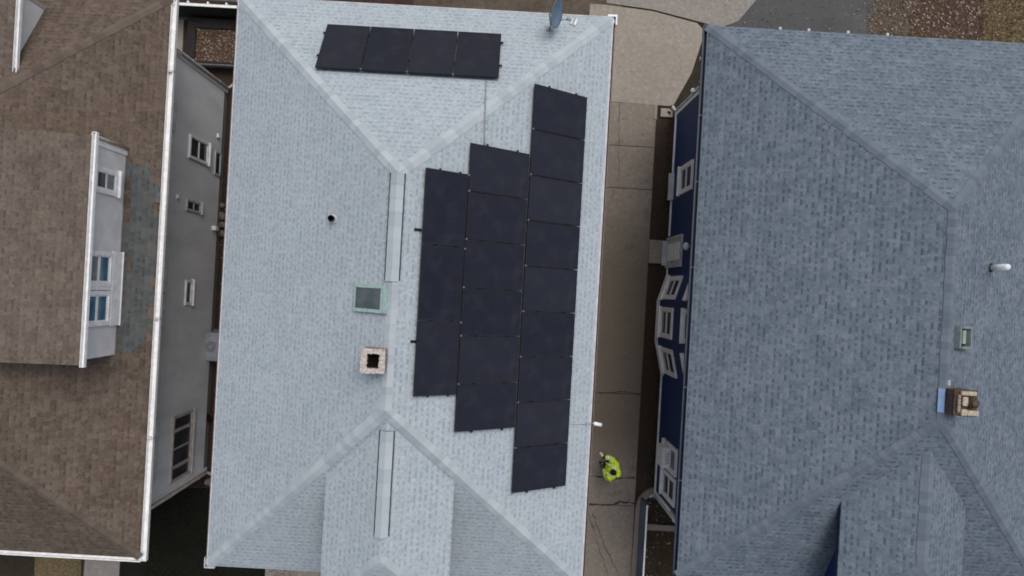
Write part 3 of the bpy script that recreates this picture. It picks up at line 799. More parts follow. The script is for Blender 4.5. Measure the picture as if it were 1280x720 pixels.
# ================================================================== LEFT HOUSE
LB = V((-11.0, 0, 0))
LH = thing('house', LB, 'brown shingle roofed grey house at the left with dormers and white gutters', 'house')
lx0, lx1, ly0, ly1, lze, lp = -19.4, -9.3, -7.9, 7.55, 6.5, .58
LWX, LWY0, LWY1 = -10.2, -7.2, 6.82
wall_box(lx0+.8, LWX, LWY0, LWY1, .35, lze-.16, M['siding_grey'], LH)
wall_box(lx0+.83, LWX-.03, LWY0+.03, LWY1-.03, 0, .348, M['foundation'], LH, 'foundation')
roofL, lzr, lxr, lya, lyb, ln = hip_roof(lx0, lx1, ly0, ly1, lze, lp, M['roof_brown'], M['cap_brown'], LH, capw=.12)
eaves(lx0, lx1, ly0, ly1, lze, lx0+.8, LWX, LWY0, LWY1, M['trim_grey'], LH)
gutter((lx1, ly0-.1, lze-.03), (lx1, ly1+.03, lze-.03), (1,0,0), M['white_dirty'], LH, w=.15, h=.11)
gutter((lx1-.0, ly0, lze-.03), (lx0, ly0, lze-.03), (0,-1,0), M['white_dirty'], LH, w=.12, h=.11)
for y in (5.55, -1.3, -4.6): MB().box(lx1+.002, lx1+.168, y-.03, y+.03, lze-.15, lze-.022).build('gutter_joint', M['trim_grey'], LH)
lk = math.sqrt(1+lp*lp); lnR = V((lp,0,1))/lk; ldR = V((1,0,-lp))/lk
fo = V((lx1, 0, lze)); MB().obox(V((lx1,2.05,lze)), ldR, yv, lnR, -.13, -.0, -.16, .13, .03, .04).build('lifted_flashing', M['wood_grey'], LH)
# side dormer (low shed roof)
DX, DY0, DY1, DZ = -10.06, -2.29, 3.16, 8.72
wall_box(-14.0, DX, DY0, DY1, 6.2, DZ, M['siding_pale'], LH, 'dormer_wall')
m = MB(); slab(m, [V((-9.90,-2.37,8.80)), V((-9.90,3.21,8.80)), V((lxr-.1,3.21,8.80+.125*(-9.9-lxr+.1))), V((lxr-.1,-2.37,8.80+.125*(-9.9-lxr+.1)))], .05)
dro = m.build('dormer_roof', M['roof_brown_dormer'], LH)
gutter((-9.90,-2.42,8.775), (-9.90,3.30,8.775), (1,0,0), M['white_dirty'], LH, w=.10, h=.1, name='dormer_gutter')
m = MB(); m.box(-14.0, -9.93, -2.355, -2.315, 8.60, 8.745); m.box(-14.0, -9.93, 3.165, 3.20, 8.60, 8.745); m.box(-10.05, -9.93, -2.31, 3.16, 8.60, 8.745); m.build('dormer_fascia', M['trim_beige'], LH)
m = MB(); m.box(DX-.06, DX+.03, DY1+.003, DY1+.035, 6.9, 8.60); m.box(DX+.003, DX+.03, DY1-.09, DY1+.001, 6.92, 8.60); m.build('corner_board', M['white'], LH)
m = MB(); m.tube([(DX+.05, DY1+.10, 8.6), (DX+.05, DY1+.10, 6.95)], .035, 10); m.build('downspout', M['trim_beige'], LH)
m = MB(); m.box(DX+.003, DX+.014, DY0, DY1-.095, 6.925, 6.965); m.build('wall_flashing', M['grey_metal'], LH)
def wz(px, xx): # height of a point on the plane x=xx
    return 0
window((DX, 2.03, 7.42), (0,1,0), (1,0,0), .42, .82, LH, M['white'], M['glass'], [(0,0,1,.5,M['glass_grey']),(0,.5,1,1,None)], fw=.12, depth=.05, apron=.1)
for y in (-.35, -1.36):
    window((DX, y, 7.48), (0,1,0), (1,0,0), .68, 1.02, LH, M['white'], M['glass_blue'], [(0,0,1,.47,M['glass_blue']),(0,.47,1,1,M['glass_grey'] if y > -1 else M['glass_blue'])], fw=.11, depth=.07, sill=False, muntin=.07)
ap = MB(); ap.box(DX+.002, DX+.075, -1.49, .46, 6.95, 7.365); ap.box(DX+.002, DX+.10, -1.50, .47, 6.92, 6.948); ap.box(DX+.002, DX+.06, -.55, -.46, 7.367, 8.6)
ap.build('window_apron', M['white'], LH)
MB().box(DX+.002, DX+.06, 2.78, 2.90, 8.3, 8.46).build('wall_lamp', M['white'], LH)
# rear dormer: cheek wall visible
RX = -12.5; rz = 8.1; rxr = lxr; rhw = RX+.08 - rxr; rp = .5
m = MB()
slab(m, [V((RX+.08, 7.35, rz)), V((RX+.08, 4.7, rz)), V((rxr, 3.6, rz+rp*rhw)), V((rxr, 7.35, rz+rp*rhw))])
slab(m, [V((rxr-rhw, 4.7, rz)), V((rxr-rhw, 7.35, rz)), V((rxr, 7.35, rz+rp*rhw)), V((rxr, 3.6, rz+rp*rhw))])
m.build('dormer_roof', M['roof_brown_dormer'], LH)
wall_box(rxr-rhw+.08, RX, 4.0, 6.97, 6.2, rz-.05, M['siding_pale'], LH, 'dormer_wall')
gm = MB(); gm.face([(RX, 6.97, rz-.05), (rxr-rhw+.08, 6.97, rz-.05), (rxr, 6.97, rz+rp*rhw-.06)]); gm.build('dormer_gable', M['siding_pale'], LH)
m = MB(); m.box(RX+.003, RX+.025, 6.90, 6.975, 6.85, rz-.05); m.build('corner_board', M['trim_beige'], LH)
gutter((RX+.08, 4.75, rz-.02), (RX+.08, 7.38, rz-.02), (1,0,0), M['white'], LH, w=.1, h=.09, name='dormer_gutter')
MB().obox(V((-12.62, 0, lze + lp*(7.55))), (1,0,0), V((0,-1,lp))/lk, V((0,lp,1))/lk, -.03, .03, 0, 0, 0, .01)
nLb = V((0,lp,1))/lk
fl_ = MB()
for i in range(8):
    ya = 4.80-i*.2; fl_.obox(V((-12.66-.0*i, ya, lze+lp*min(7.55-ya, -9.3+12.66))), (1,0,0), V((0,-1,lp if 7.55-ya < 3.36 else 0)).normalized(), V((0,lp if 7.55-ya < 3.36 else 0,1)).normalized(), -.045, .045, 0, .22, .004, .03)
fl_.build('valley_flashing', M['trim_beige'], LH)
# side wall windows
X = LWX; N_ = (1,0,0); Rr = (0,1,0)
H3 = [(0,0,1,.5,None),(0,.5,1,1,None)]
window((X, 3.86, 1.62), Rr, N_, .62, 1.30, LH, M['white'], M['glass'], H3, fw=.07, depth=.07)
window((X, 2.12, 1.92), Rr, N_, .26, .96, LH, M['trim_grey'], M['glass'], H3, fw=.06, depth=.05, muntin=.04)
window((X, -.98, 2.27), Rr, N_, .68, .32, LH, M['white'], M['glass'], [(0,0,1,1,None)], fw=.08, depth=.05, muntin=.03)
window((X, -6.84, 1.66), Rr, N_, 2.06, 1.30, LH, M['trim_beige'], M['glass'], [(0,0,.19,1,None),(.22,0,.5,1,None),(.5,0,.78,1,None),(.81,0,1,1,None)], fw=.07, depth=.06, muntin=.05)
window((X, 3.64, .44), Rr, N_, .75, .40, LH, M['trim_grey'], M['glass'], [(0,0,1,1,None)], fw=.05, depth=.04, sill=False, muntin=.04)
for y, w in ((4.5, .75), (-1.56, .75), (-.50, .75), (-6.3, 1.6)):
    window((X, y, 4.28), Rr, N_, w, 1.4, LH, M['trim_grey'], M['glass'], H3 if w < 1 else [(0,0,.5,1,None),(.5,0,1,1,None)], fw=.08, depth=.05)
for ya in (LWY1-.10, LWY0-.02): MB().box(X+.002, X+.03, ya, ya+.12, .1, 6.3).build('corner_board', M['siding_grey'], LH)
def downspout(x, y, z0, z1, mat, parent, out, r=.045):
    o = V(out); m = MB()
    p = V((x, y, 0))
    m.tube([p+V((0,0,z1)), p+V((0,0,z0+.3)), p+V((0,0,z0+.12)), p+o*.12+V((0,0,z0+.04)), p+o*.38+V((0,0,z0+.03))], r, 10)
    for z in (z0+.9, (z0+z1)/2, z1-.5): m.tube([p+V((0,0,z)), p+V((0,0,z+.05))], r+.008, 10)
    return m.build('downspout', mat, parent)
downspout(X+.09, LWY1+.05, .15, 6.2, M['trim_beige'], LH, (.5,.6,0))
downspout(X+.09, LWY0-.06, .1, 6.2, M['trim_beige'], LH, (.7,-.5,0), .055)
MB().tube([at(208,610,3.0)*1.0 + V((0,0,0)), at(208,610,3.0)+V((0,0,-.14))], [.09,.06], 12).build('wall_lamp', M['white'], LH)
for (y, z, a, b) in ((2.42, 3.5, .12, .14), (5.0, .65, .14, .16)):
    MB().box(X+.002, X+.07, y-a/2, y+a/2, z, z+b).build('vent_cover', M['white'], LH)
pa, pb = at(214,20,.1), at(228,58,.1)
struct('rear_pad', MB().box(pa.x-.4, pb.x, pb.y-.3, pa.y, -.02, .1), M['concrete_grey'])
# side-yard things between left and middle house
fa, fb_ = at(216,22.5), at(302,27.5)
fy_ = (fa.y+fb_.y)/2
FN = thing('fence', (-9.6, fy_, 0), 'dark board fence with white top rail between the left and middle houses', 'fence')
x = -12.3; bm = MB()
while x < -7.2:
    bm.box(x, x+.135, fy_, fy_+.02, .08, 1.30); x += .14
bm.build('boards', M['wood_dark'], FN)
MB().box(-12.3, -7.1, fy_-.03, fy_+.06, 1.302, 1.345).build('top_rail', M['white'], FN)
MB().box(-12.3, -7.1, fy_-.06, fy_-.002, .10, .18).build('bottom_rail', M['wood_grey'], FN)
for x in (-11.9, -11.25, -10.55, -9.9, -9.25, -8.6, -7.95):
    MB().box(x-.03, x+.03, fy_+.065, fy_+.135, 0, 1.36).build('post', M['white'], FN)
m = MB(); m.box(-12.3, -7.1, fy_+.2, fy_+.26, 1.3, 1.34); m.build('back_rail', M['wood_grey'], FN)
ba, bb = at(246,26,.45), at(297,79,.45)
BD = thing('planter_box', ((ba.x+bb.x)/2, (ba.y+bb.y)/2, 0), 'timber edged raised bed filled with brown fallen leaves behind the left house', 'planter')
m = MB(); m.box(ba.x-.3, ba.x, bb.y-.1, ba.y+.1, 0, .5); m.box(ba.x+.002, bb.x+.6, bb.y-.1, bb.y-.02, 0, .52); m.box(ba.x+.002, bb.x+.6, ba.y-.25, ba.y+.1, 0, .5)
m.build('timber_edging', M['wood_dark'], BD)
m = MB(); m.box(ba.x-.02, bb.x+.6, bb.y-.155, bb.y-.105, .3, .56); m.build('edge_board', M['wood_grey'], BD)
m = MB(); m.box(ba.x+.002, bb.x+.6, bb.y-.018, ba.y-.252, 0, .42); m.build('leaf_fill', M['leafbed'], BD)

def leaves(name, label, rects, n, mat, zf, size=(.03,.075), parent=None):
    m = MB()
    for _ in range(n):
        r = random.choice(rects); x = random.uniform(r[0], r[1]); y = random.uniform(r[2], r[3]); z = zf + random.uniform(.004,.03)
        s = random.uniform(*size); a = random.uniform(0, 6.28); t = random.uniform(-.3,.3); t2 = random.uniform(-.3,.3)
        e = V((math.cos(a), math.sin(a), t))*s; f = V((-math.sin(a), math.cos(a), t2))*s*.55; c = V((x,y,z))
        m.mesh([c-e, c-e*.3-f, c+e*.4-f*.8, c+e, c+e*.35+f, c-e*.4+f*.9], [[0,1,2,3,4,5]])
    o = m.build(name, mat, parent); o['kind'] = 'stuff'
    if label: o['label'] = label
    return o
o = leaves('loose_leaves', None, [(ba.x+.02, bb.x+.4, bb.y, ba.y-.27)], 700, M['leaves'], .43, (.02,.045), parent=BD)
tag(leaves('leaf_litter', 'brown fallen leaves scattered over the yard at the top right', [(at(1140,0).x, 24, 8.0, 12.5)]*5 + [(at(1085,0).x, at(1145,0).x, 8.0, 12.5)], 7500, M['leaves'], .015, (.022,.06)), cat='leaves')
tag(leaves('stray_leaves', 'pale stray leaves scattered on the dark asphalt', [(at(905,0).x, at(1130,0).x, 8.2, 12.0)], 420, M['leaves'], .008, (.015,.045)), cat='leaves')
tag(leaves('bed_leaves', 'brown leaves lying in the front bed beside the blue grey fence', [(5.9,8.5,-12,-7.3)], 260, M['leaves'], .02, (.02,.05)), cat='leaves')
tag(leaves('strip_leaves', 'dead leaves and mulch scraps along the strip beside the blue wall', [(5.72,6.3,-6.9,6.6)], 130, M['leaves'], .024, (.008,.02)), cat='leaves')
tag(leaves('path_leaves', 'few small dead leaves scattered on the driveway', [(2.6, 5.6, -9, 9)], 70, M['leaves'], .046, (.015,.035)), cat='leaves')
tag(leaves('alley_leaves', 'leaf scraps along the foot of the left house', [(-10.15,-8.6,-7,6)], 500, M['leaves'], .01, (.02,.05)), cat='leaves')
def blades(name, label, rects, n, mat, h=(.06,.14)):
    m = MB()
    for _ in range(n):
        r = random.choice(rects); x = random.uniform(r[0], r[1]); y = random.uniform(r[2], r[3]); a = random.uniform(0,6.28); hh = random.uniform(*h); w = .008
        c = V((x,y,.0)); s = V((math.cos(a),math.sin(a),0))*w; l = V((random.uniform(-1,1),random.uniform(-1,1),0))*hh*.9
        m.mesh([c-s, c+s, c+s*.6+l*.45+V((0,0,hh*.7)), c+l+V((0,0,hh)), c-s*.6+l*.45+V((0,0,hh*.7))], [[0,1,2,3,4]])
    return tag(m.build(name, mat), label, 'grass', kind='stuff')
gx = at(1215,0).x
blades('dry_grass', 'dry yellow grass at the right edge behind the blue house', [(gx+.3, 24, 7.6, 12.5)], 9000, M['blades_dry'], (.08,.2))
blades('wall_grass', 'thin olive grass along the foot of the blue wall', [(6.12,6.34,1.0,6.8),(6.2,6.34,-6.9,-2.9)], 900, M['blades_green'])
blades('joint_weeds', 'olive weeds growing along the edge between driveway and planting strip', [(5.60, 5.76, -7, 1.0), (5.62, 5.74, 2.4, 6.4)], 520, M['blades_green'], (.03,.08))
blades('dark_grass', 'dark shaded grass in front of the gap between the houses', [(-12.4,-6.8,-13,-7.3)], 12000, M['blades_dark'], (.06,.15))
blades('bed_grass', 'olive grass tufts in the front bed beside the blue house', [(6.2,8.2,-12,-8.1),(-7.6,-6.6,-12,-8)], 1600, M['blades_green'])

# AC unit
aa, ab = at(250,415,.75), at(272,456,.75)
AC = thing('ac_unit', ((aa.x+ab.x)/2, (aa.y+ab.y)/2, 0), 'grey air conditioning unit at the foot of the left house wall', 'air conditioner')
m = MB(); m.box(aa.x, aa.x+.8, ab.y+.12, aa.y, .08, .74); m.build('casing', plain('pale_blue_grey_casing', (.30,.33,.37), .5, .25, 5), AC, bevel=.02)
m = MB(); m.box(aa.x-.02, aa.x+.85, ab.y, aa.y+.08, 0, .078); m.build('pad', M['foundation'], AC)
m = MB(); c = V((aa.x+.4, (ab.y+.12+aa.y)/2, .742))
for rr in (.1,.17): m.tube([c+V((rr*math.cos(t*.3),rr*math.sin(t*.3),.01)) for t in range(22)], .008, 6)
m.build('fan_grille', M['black'], AC)
m = MB(); m.tube([(aa.x+.06, aa.y-.25, .76),(aa.x+.06, aa.y-.25, .82)], .06, 12); m.build('service_cap', M['black'], AC)
for i, (p, q, lab) in enumerate([((276,257),.11,'brown grey rock topmost of the small pile in the left side yard'), ((276,270),.14,'largest brown grey rock in the middle of the small side yard pile'), ((277,281),.12,'pale brown rock third down in the small side yard pile'), ((276,292),.13,'brown grey rock lowest of the small pile in the left side yard')]):
    c = at(*p, .1); rb_ = MB().blob((c.x, c.y, q*.55), q*1.25, q, q*.75, 9, 6, .18)
    tag(rb_.build('rock', M['rock'], origin=(c.x, c.y, 0)), lab, 'rock', 'rocks between the left and middle houses')
c = at(267,285,.8); UB = thing('utility_box', (c.x,c.y,0), 'small white utility box on a post beside the rock pile', 'utility box')
MB().box(c.x-.08,c.x+.08,c.y-.08,c.y+.08,.55,.8).build('box', M['white'], UB, bevel=.01); MB().tube([(c.x,c.y,0),(c.x,c.y,.549)],.03,8).build('post', M['wood_grey'], UB)
hs = MB(); hs.tube([at(273,297,.03), at(269,308,.03), at(266,322,.03), at(262,334,.03), at(260,348,.03), at(261,360,.03)], .025, 8)
tag(hs.build('hose', M['trim_beige'], origin=at(266,322)), 'thin tan hose lying along the foot of the left house', 'hose')
c = at(260,523,.3); BK = thing('bucket', (c.x,c.y,0), 'faded red bucket on the ground in the left side yard', 'bucket')
MB().tube([(c.x,c.y,0),(c.x,c.y,.34)],[.12,.16],16,cap=False).build('pail', M['red'], BK); MB().tube([(c.x,c.y,.02),(c.x,c.y,.26)],[.115,.14],16).build('contents', M['dark'], BK)
for i, (px, py, r, lab) in enumerate([(256,511,.13,'pale rock above the red bucket'), (255,552,.10,'small rock upper of the pair below the red bucket'), (253.5,566,.12,'grey rock below the red bucket near the downspout foot'), (261,603,.15,'pale rock at the downspout foot of the left house')]):
    c = at(px, py, .1); tag(MB().blob((c.x,c.y,r*.5), r*1.1, r*.9, r*.7, 9, 6, .2).build('rock', M['rock'], origin=(c.x,c.y,0)), lab, 'rock', 'loose rocks along the left house')

# ================================================================== RIGHT HOUSE
RB = V((10.72, 0, 0))
RH = thing('house', RB, 'navy blue house at the right under a slate blue shingle hip roof', 'house')
rx0, rx1, ry0, ry1, rze, rq = 5.56, 15.88, -7.65, 7.70, 6.30, .58
WX, WY0, WY1 = 6.36, -7.08, 6.87
wall_box(WX, rx1-.8, WY0, WY1, .30, rze-.16, M['siding_blue'], RH)
wall_box(WX+.03, rx1-.83, WY0+.03, WY1-.03, 0, .298, M['foundation'], RH, 'foundation')
roofR, rzr, rxr_, rya, ryb, rn = hip_roof(rx0, rx1, ry0, ry1, rze, rq, M['roof_slate'], M['cap_slate'], RH, capw=.135)
eaves(rx0, rx1, ry0, ry1, rze, WX, rx1-.8, WY0, WY1, M['trim_grey'], RH)
gutter((rx0, ry1, rze-.05), (rx0, ry0, rze-.05), (-1,0,0), M['navy'], RH, w=.08, h=.1)
for y in (5.2, 3.35, .95, -2.4, -5.0): MB().box(rx0-.092, rx0-.004, y-.011, y+.011, rze-.045, rze-.032).build('gutter_hanger', M['bluegrey'], RH)
MB().box(rx0-.104, rx0-.093, ry0, ry1, rze-.075, rze-.03).build('gutter_lip', plain('pale_blue_gutter_lip', (.085, .10, .14), .5, .45, 3), RH)
for x in (7.6, 8.4, 9.5, 10.6): MB().box(x-.035, x+.035, ry1+.002, ry1+.085, rze-.1, rze-.03).build('gutter_bracket', M['trim_grey'], RH)
bt_ = MB(); bt_.box(WX-.05, WX-.002, WY0-.03, -2.76, .27, .36); bt_.box(WX-.05, WX-.002, .94, 1.16, .27, .36); bt_.box(WX-.05, WX-.002, 2.34, WY1+.03, .27, .36)
bt_.build('base_trim', M['white'], RH)
for ya in (WY1-.1, WY0-.03): MB().box(WX-.03, WX-.002, ya, ya+.13, .37, 6.05).build('corner_board', M['white'], RH)
# bay
bayp = [(WX, .92), (6.07, -.06), (6.07, -1.50), (WX, -2.74)]
m = MB(); m.prism(bayp + [(WX+.3, -2.74), (WX+.3, .92)], .30, rze-.16); m.build('bay_wall', M['siding_blue'], RH)
m = MB()
for (p, q) in zip(bayp[:-1], bayp[1:]):
    p, q = V((*p, 0)), V((*q, 0)); t = (q-p).normalized(); n = V((t.y, -t.x, 0)); n = n if n.x < 0 else -n
    m.obox(p, t, n, (0,0,1), -.02, (q-p).length+.02, .002, .045, .27, .36); m.obox(p, t, n, (0,0,1), 0, (q-p).length, .002, .03, .52, .57)
m.build('bay_trim', M['white'], RH)
def bay_win(p, q, z, w, h, lab=None, depth=.06):
    p, q = V((*p, 0)), V((*q, 0)); t = (q-p).normalized(); n = V((t.y,-t.x,0)); n = n if n.x < 0 else -n
    c = (p+q)/2; o = c - t*w/2 + V((0,0,z))
    window(o, t, n, w, h, RH, M['white'], M['glass'], DH, fw=.11, depth=depth, muntin=.10)
for z, h in ((1.05, 1.35), (3.95, 1.45)):
    bay_win(bayp[0], bayp[1], z, .62, h); bay_win(bayp[1], bayp[2], z, .84, h); bay_win(bayp[2], bayp[3], z, .74, h)
window((WX, 3.80, 1.50), (0,1,0), (-1,0,0), .76, 1.30, RH, M['white'], M['glass'], DH, fw=.11, depth=.06, muntin=.10)
window((WX, -5.69, 1.40), (0,1,0), (-1,0,0), .70, 1.40, RH, M['white'], M['glass'], DH, fw=.11, depth=.06, muntin=.10)
window((WX, -6.68, 1.40), (0,1,0), (-1,0,0), .70, 1.40, RH, M['white'], M['glass'], DH, fw=.11, depth=.06, muntin=.10)
for y in (4.6, -4.2, -6.2):
    window((WX, y, 4.1), (0,1,0), (-1,0,0), .8, 1.3, RH, M['white'], M['glass'], DH, fw=.11, depth=.06)
# side door with hood frame
d = MB(); d.box(WX-.03, WX-.002, 1.27, 2.18, .12, 2.02); dr = d.build('door', M['trim_grey'], RH)
MB().box(WX-.045, WX-.031, 1.42, 2.03, 1.15, 1.85).box(WX-.045, WX-.031, 1.42, 2.03, .3, 1.0).build('door_panel', M['white'], dr)
MB().tube([(WX-.09,1.36,1.05),(WX-.031,1.36,1.05)],.025,10).build('handle', M['alu'], dr)
d = MB(); d.box(WX-.06, WX-.002, 1.17, 1.268, .05, 2.12); d.box(WX-.06, WX-.002, 2.182, 2.28, .05, 2.12); d.box(WX-.06, WX-.002, 1.27, 2.18, 2.022, 2.12); d.box(WX-.20, WX-.002, 1.27, 2.18, .05, .118)
d.build('door_frame', M['trim_grey'], RH)
MB().blob((WX-.12, 1.80, 2.95), .10, .13, .10).tube([(WX-.10,1.8,2.95),(WX,1.8,2.95)],.04,10).build('wall_lamp', M['white'], RH)
downspout(WX-.02, WY1+.07, .2, 6.1, M['trim_grey'], RH, (-.35,.5,0), .055)
downspout(WX-.02, WY0-.07, .2, 6.1, M['trim_grey'], RH, (-.5,-.3,0), .055)
e0, e1 = at(843.5, 650.5, 5.3), at(849.5, 657, 5.9)
MB().tube([e0 + V((.02, .1, -.5)), e0, e1, e1 + V((-.05, .02, .28))], [.05, .075, .075, .06], 12).build('gutter_elbow', M['white'], RH)
MB().box(WX-.19, WX-.003, 3.64, 4.62, .40, .50).build('wall_shelf', M['trim_grey'], RH)
# twin floodlight and camera at the rear corner
m = MB(); q1, q2 = at(866,112.5,3.4), at(877,101.5,3.9)
fc = V((WX+.1, WY1+.12, 3.65))
m.tube([q1, q1+V((.05,-.05,-.12))], [.075,.05], 12); m.tube([q2, q2+V((.05,-.05,-.12))], [.075,.05], 12); m.tube([q1, fc, q2], .02, 8); m.tube([fc, (WX+.12, WY1, 3.65)], .03, 8)
m.build('floodlight', M['white'], RH)
q = at(878,73.5,5.2); m = MB(); m.tube([q+V((.25,0,.05)), q+V((-.08,0,-.02))], .055, 12); m.tube([q+V((.2,-.0,.05)), q+V((.3,-.3,.7))], .025, 8); cam_o = m.build('camera_housing', M['white'], RH)
MB().tube([q+V((-.079,0,-.02)), q+V((-.1,0,-.024))], .045, 12).build('lens', M['black'], cam_o)
# wall panel with marks on its cover
SB = MB(); qb = V((6.12, -5.44, 2.02))
SB.box(6.08, WX-.003, -5.72, -5.04, 1.20, 2.02); sb = SB.build('meter_box', M['white'], RH, label='white meter box with dark lettering on its top')
m = MB()
random.seed(5)
for i in range(5):
    yy = -5.20 - i*.078
    m.box(6.20, 6.31, yy-.060, yy-.048, 2.0205, 2.0235)
    m.box(6.20 if i % 2 else 6.25, 6.214 if i % 2 else 6.264, yy-.047, yy-.012, 2.0205, 2.0235); m.box(6.296, 6.31, yy-.047, yy-.012, 2.0205, 2.0235)
m.build('lettering', M['black'], sb)
# front dormer, chimney, roof vent, pipe, flashing
dormer(10.74, 1.58, 8.85, rq, -2.9, -7.72, M['roof_slate'], M['cap_slate'], M['siding_blue'], M['navy'], RH, .40, .12, 6.05, True, -3.4)
zt = 9.66; A = at(1196,488,zt); B = at(1222,521,zt)
cx, cy = (A.x+B.x)/2, (A.y+B.y)/2; hx, hy = (B.x-A.x)/2, (A.y-B.y)/2
m = MB(); m.box(cx-hx, cx+hx, cy-hy, cy+hy, 8.3, zt-.1); chR = m.build('chimney', M['brick'], roofR)
m = MB(); m.box(cx-hx-.015, cx+hx+.015, cy-hy-.015, cy+hy+.015, zt-.098, zt-.05); m.build('chimney_cap', M['stone_brown'], chR, bevel=.012)
for (sx, sy, w, l) in ((-.2,.15,.13,.21), (-.25,-.72,.14,.15), (.55,-.75,.26,.13), (-.74,-.05,.065,.42), (.1,.8,.36,.10)):
    c = V((cx+sx*hx, cy+sy*hy, zt-.049)); m = MB(); m.box(c.x-w/2, c.x+w/2, c.y-l/2, c.y+l/2, c.z, c.z+.08); m.build('capstone', M['stone_tan'] if w > .07 else M['brick_pale'], chR, bevel=.025)
m = MB(); c = V((cx+.45*hx, cy+.05*hy, zt-.049)); m.tube([c, c+V((0,0,.14))], [.12,.105], 14); m.tube([c+V((0,0,.14)), c+V((0,0,.17))], [.105,.05], 12); m.build('flue_pot', M['stone_brown'], chR, bevel=0)
rk = math.sqrt(1+rq*rq); rnL = V((-rq,0,1))/rk; rdL = V((-1,0,-rq))/rk; rnR = V((rq,0,1))/rk; rdR = V((1,0,-rq))/rk
ro = V((rxr_, 0, rzr))
MB().obox(ro, rdL, yv, rnL, .0, .13, -2.27, -1.71, .02, .05).build('ridge_flashing', M['lightblue'], RH)
MB().obox(ro, rdR, yv, rnR, .05, .10, -1.64, -1.50, .015, .06).build('vent_stub', M['trim_grey'], RH)
m = MB(); a0, a1, b0, b1 = .28, .76, -.76, -.22
m.obox(ro, rdR, yv, rnR, a0, a0+.07, b0, b1, -.02, .13); m.obox(ro, rdR, yv, rnR, a1-.05, a1, b0, b1, -.02, .16); m.obox(ro, rdR, yv, rnR, a0+.07, a1-.05, b0, b0+.06, -.02, .16); m.obox(ro, rdR, yv, rnR, a0+.07, a1-.05, b1-.06, b1, -.02, .16)
rv = m.build('skylight', plain('dull_green_grey_frame', (.20, .235, .235), .55, .3, 8), RH)
MB().obox(ro, rdR, yv, rnR, a0+.07, a1-.05, b0+.06, b1-.06, -.02, .02).build('well', M['black'], rv)
MB().obox(ro, rdR, yv, rnR, a0+.15, a0+.29, b0+.12, b1-.10, .021, .12).build('pane', plain('pale_green_glass', (.26,.36,.31), .2, .15, 6), rv)
pb_ = V((12.30, 1.25, rzr - rq*(12.30-rxr_)))
m = MB(); m.tube([pb_-V((0,0,.1)), pb_+V((0,0,.56))], .075, 14); pvo = m.build('vent_pipe', M['white'], RH)
MB().tube([pb_-rnR*.02, pb_+rnR*.03, pb_+rnR*.08], [.12,.1,.066], 14, cap=False).build('pipe_boot', M['black'], pvo)

# ---- things around the blue house
sa, sb_ = at(811,300), at(834,332)
LS = MB(); LS.box(sa.x, WX-.21, sb_.y+.05, sa.y, -.02, .17)
tag(LS.build('door_step', M['concrete_step'], bevel=.015, origin=((sa.x+WX-.21)/2,(sa.y+sb_.y)/2,0)), 'square concrete step below the side door of the blue house', 'step')
a, b = at(826,135,.1), at(841,147,.1)
SPB = thing('splash_block', ((a.x+b.x)/2,(a.y+b.y)/2,0), 'pale concrete splash block at the rear corner of the blue house', 'splash block')
MB().box(a.x, b.x, b.y, a.y, 0, .12).build('block', M['concrete_top'], SPB, bevel=.03)
MB().tube([at(836,141.5,.118), at(836,141.5,.128)], .075, 14).build('drain_hole', M['dark'], SPB)
a = at(822,131,.05); b = at(826,150,.05)
MBx = MB().box(a.x-.12, a.x, b.y, a.y, 0, .07)
tag(MBx.build('edging_stone', M['concrete_step'], bevel=.01, origin=(a.x,a.y,0)), 'small concrete edging stone beside the pale splash block', 'stone')
# low board fence in front
f0 = at(814.5, 640)
LF = thing('fence', (5.86, -9.5, 0), 'low blue grey board fence with white cap running down from the blue house corner', 'fence')
MB().box(5.86, 5.90, -12.5, -7.32, .05, 1.10).build('boards', M['bluegrey'], LF)
MB().box(5.862, 5.912, -12.5, -7.30, 1.102, 1.14).build('top_rail', M['white'], LF)
for y in (-7.36, -8.9, -10.5, -12.1): MB().box(5.905, 5.985, y-.04, y+.04, 0, 1.10).build('post', M['bluegrey'], LF)
c0, c1 = at(824,655), at(846,661)
tag(MB().box(6.0, 7.2, c1.y-.06, c0.y+.02, 0, .16).build('landscape_beam', M['concrete_step'], bevel=.015, origin=(6.5,c0.y,0)), 'pale concrete beam across the bed behind the low fence', 'beam')

# rear deck behind the middle house
DK = thing('deck', (-4.5, 9.0, 0), 'dark red brown wooden deck edge showing behind the middle house', 'deck')
k0, k1 = at(372,4,.5), at(512,7.5,.5)
m = MB(); x = k0.x
while x < k1.x: m.box(x, x+.135, k1.y, k1.y+2.6, .45, .50); x += .145
m.build('planks', plain('red_brown_deck', (.055,.028,.022), .85, .4, 6), DK)
m = MB()
for x in (k0.x+.1, (k0.x+k1.x)/2, k1.x-.15): m.box(x-.05,x+.05,k1.y+.1,k1.y+.2,0,.449)
m.build('posts', M['wood_dark'], DK)

# ================================================================== PERSON
pc = at(766.5, 589.5, 1.6)
PX, PY = pc.x, pc.y
PS = thing('person', (PX, PY, .04), 'person in a fluorescent yellow jacket standing on the driveway with one arm held out', 'person')
def skin_obj(name, joints, edges, mat, parent, lvl=2):
    me = bpy.data.meshes.new(name); base_ = wl(parent)
    me.from_pydata([V(j[0]) for j in joints], edges, [])
    o = bpy.data.objects.new(name, me); COL.objects.link(o); o.parent = parent
    WL[o.name] = base_.copy()
    sk = o.modifiers.new('skin', 'SKIN'); sk.use_smooth_shade = True
    if not me.skin_vertices: me.skin_vertices.new()
    for i, j in enumerate(joints):
        r = j[1]; me.skin_vertices[0].data[i].radius = r if isinstance(r, tuple) else (r, r)
    me.skin_vertices[0].data[0].use_root = True
    ss = o.modifiers.new('sub', 'SUBSURF'); ss.levels = lvl; ss.render_levels = lvl
    me.materials.append(mat); return o
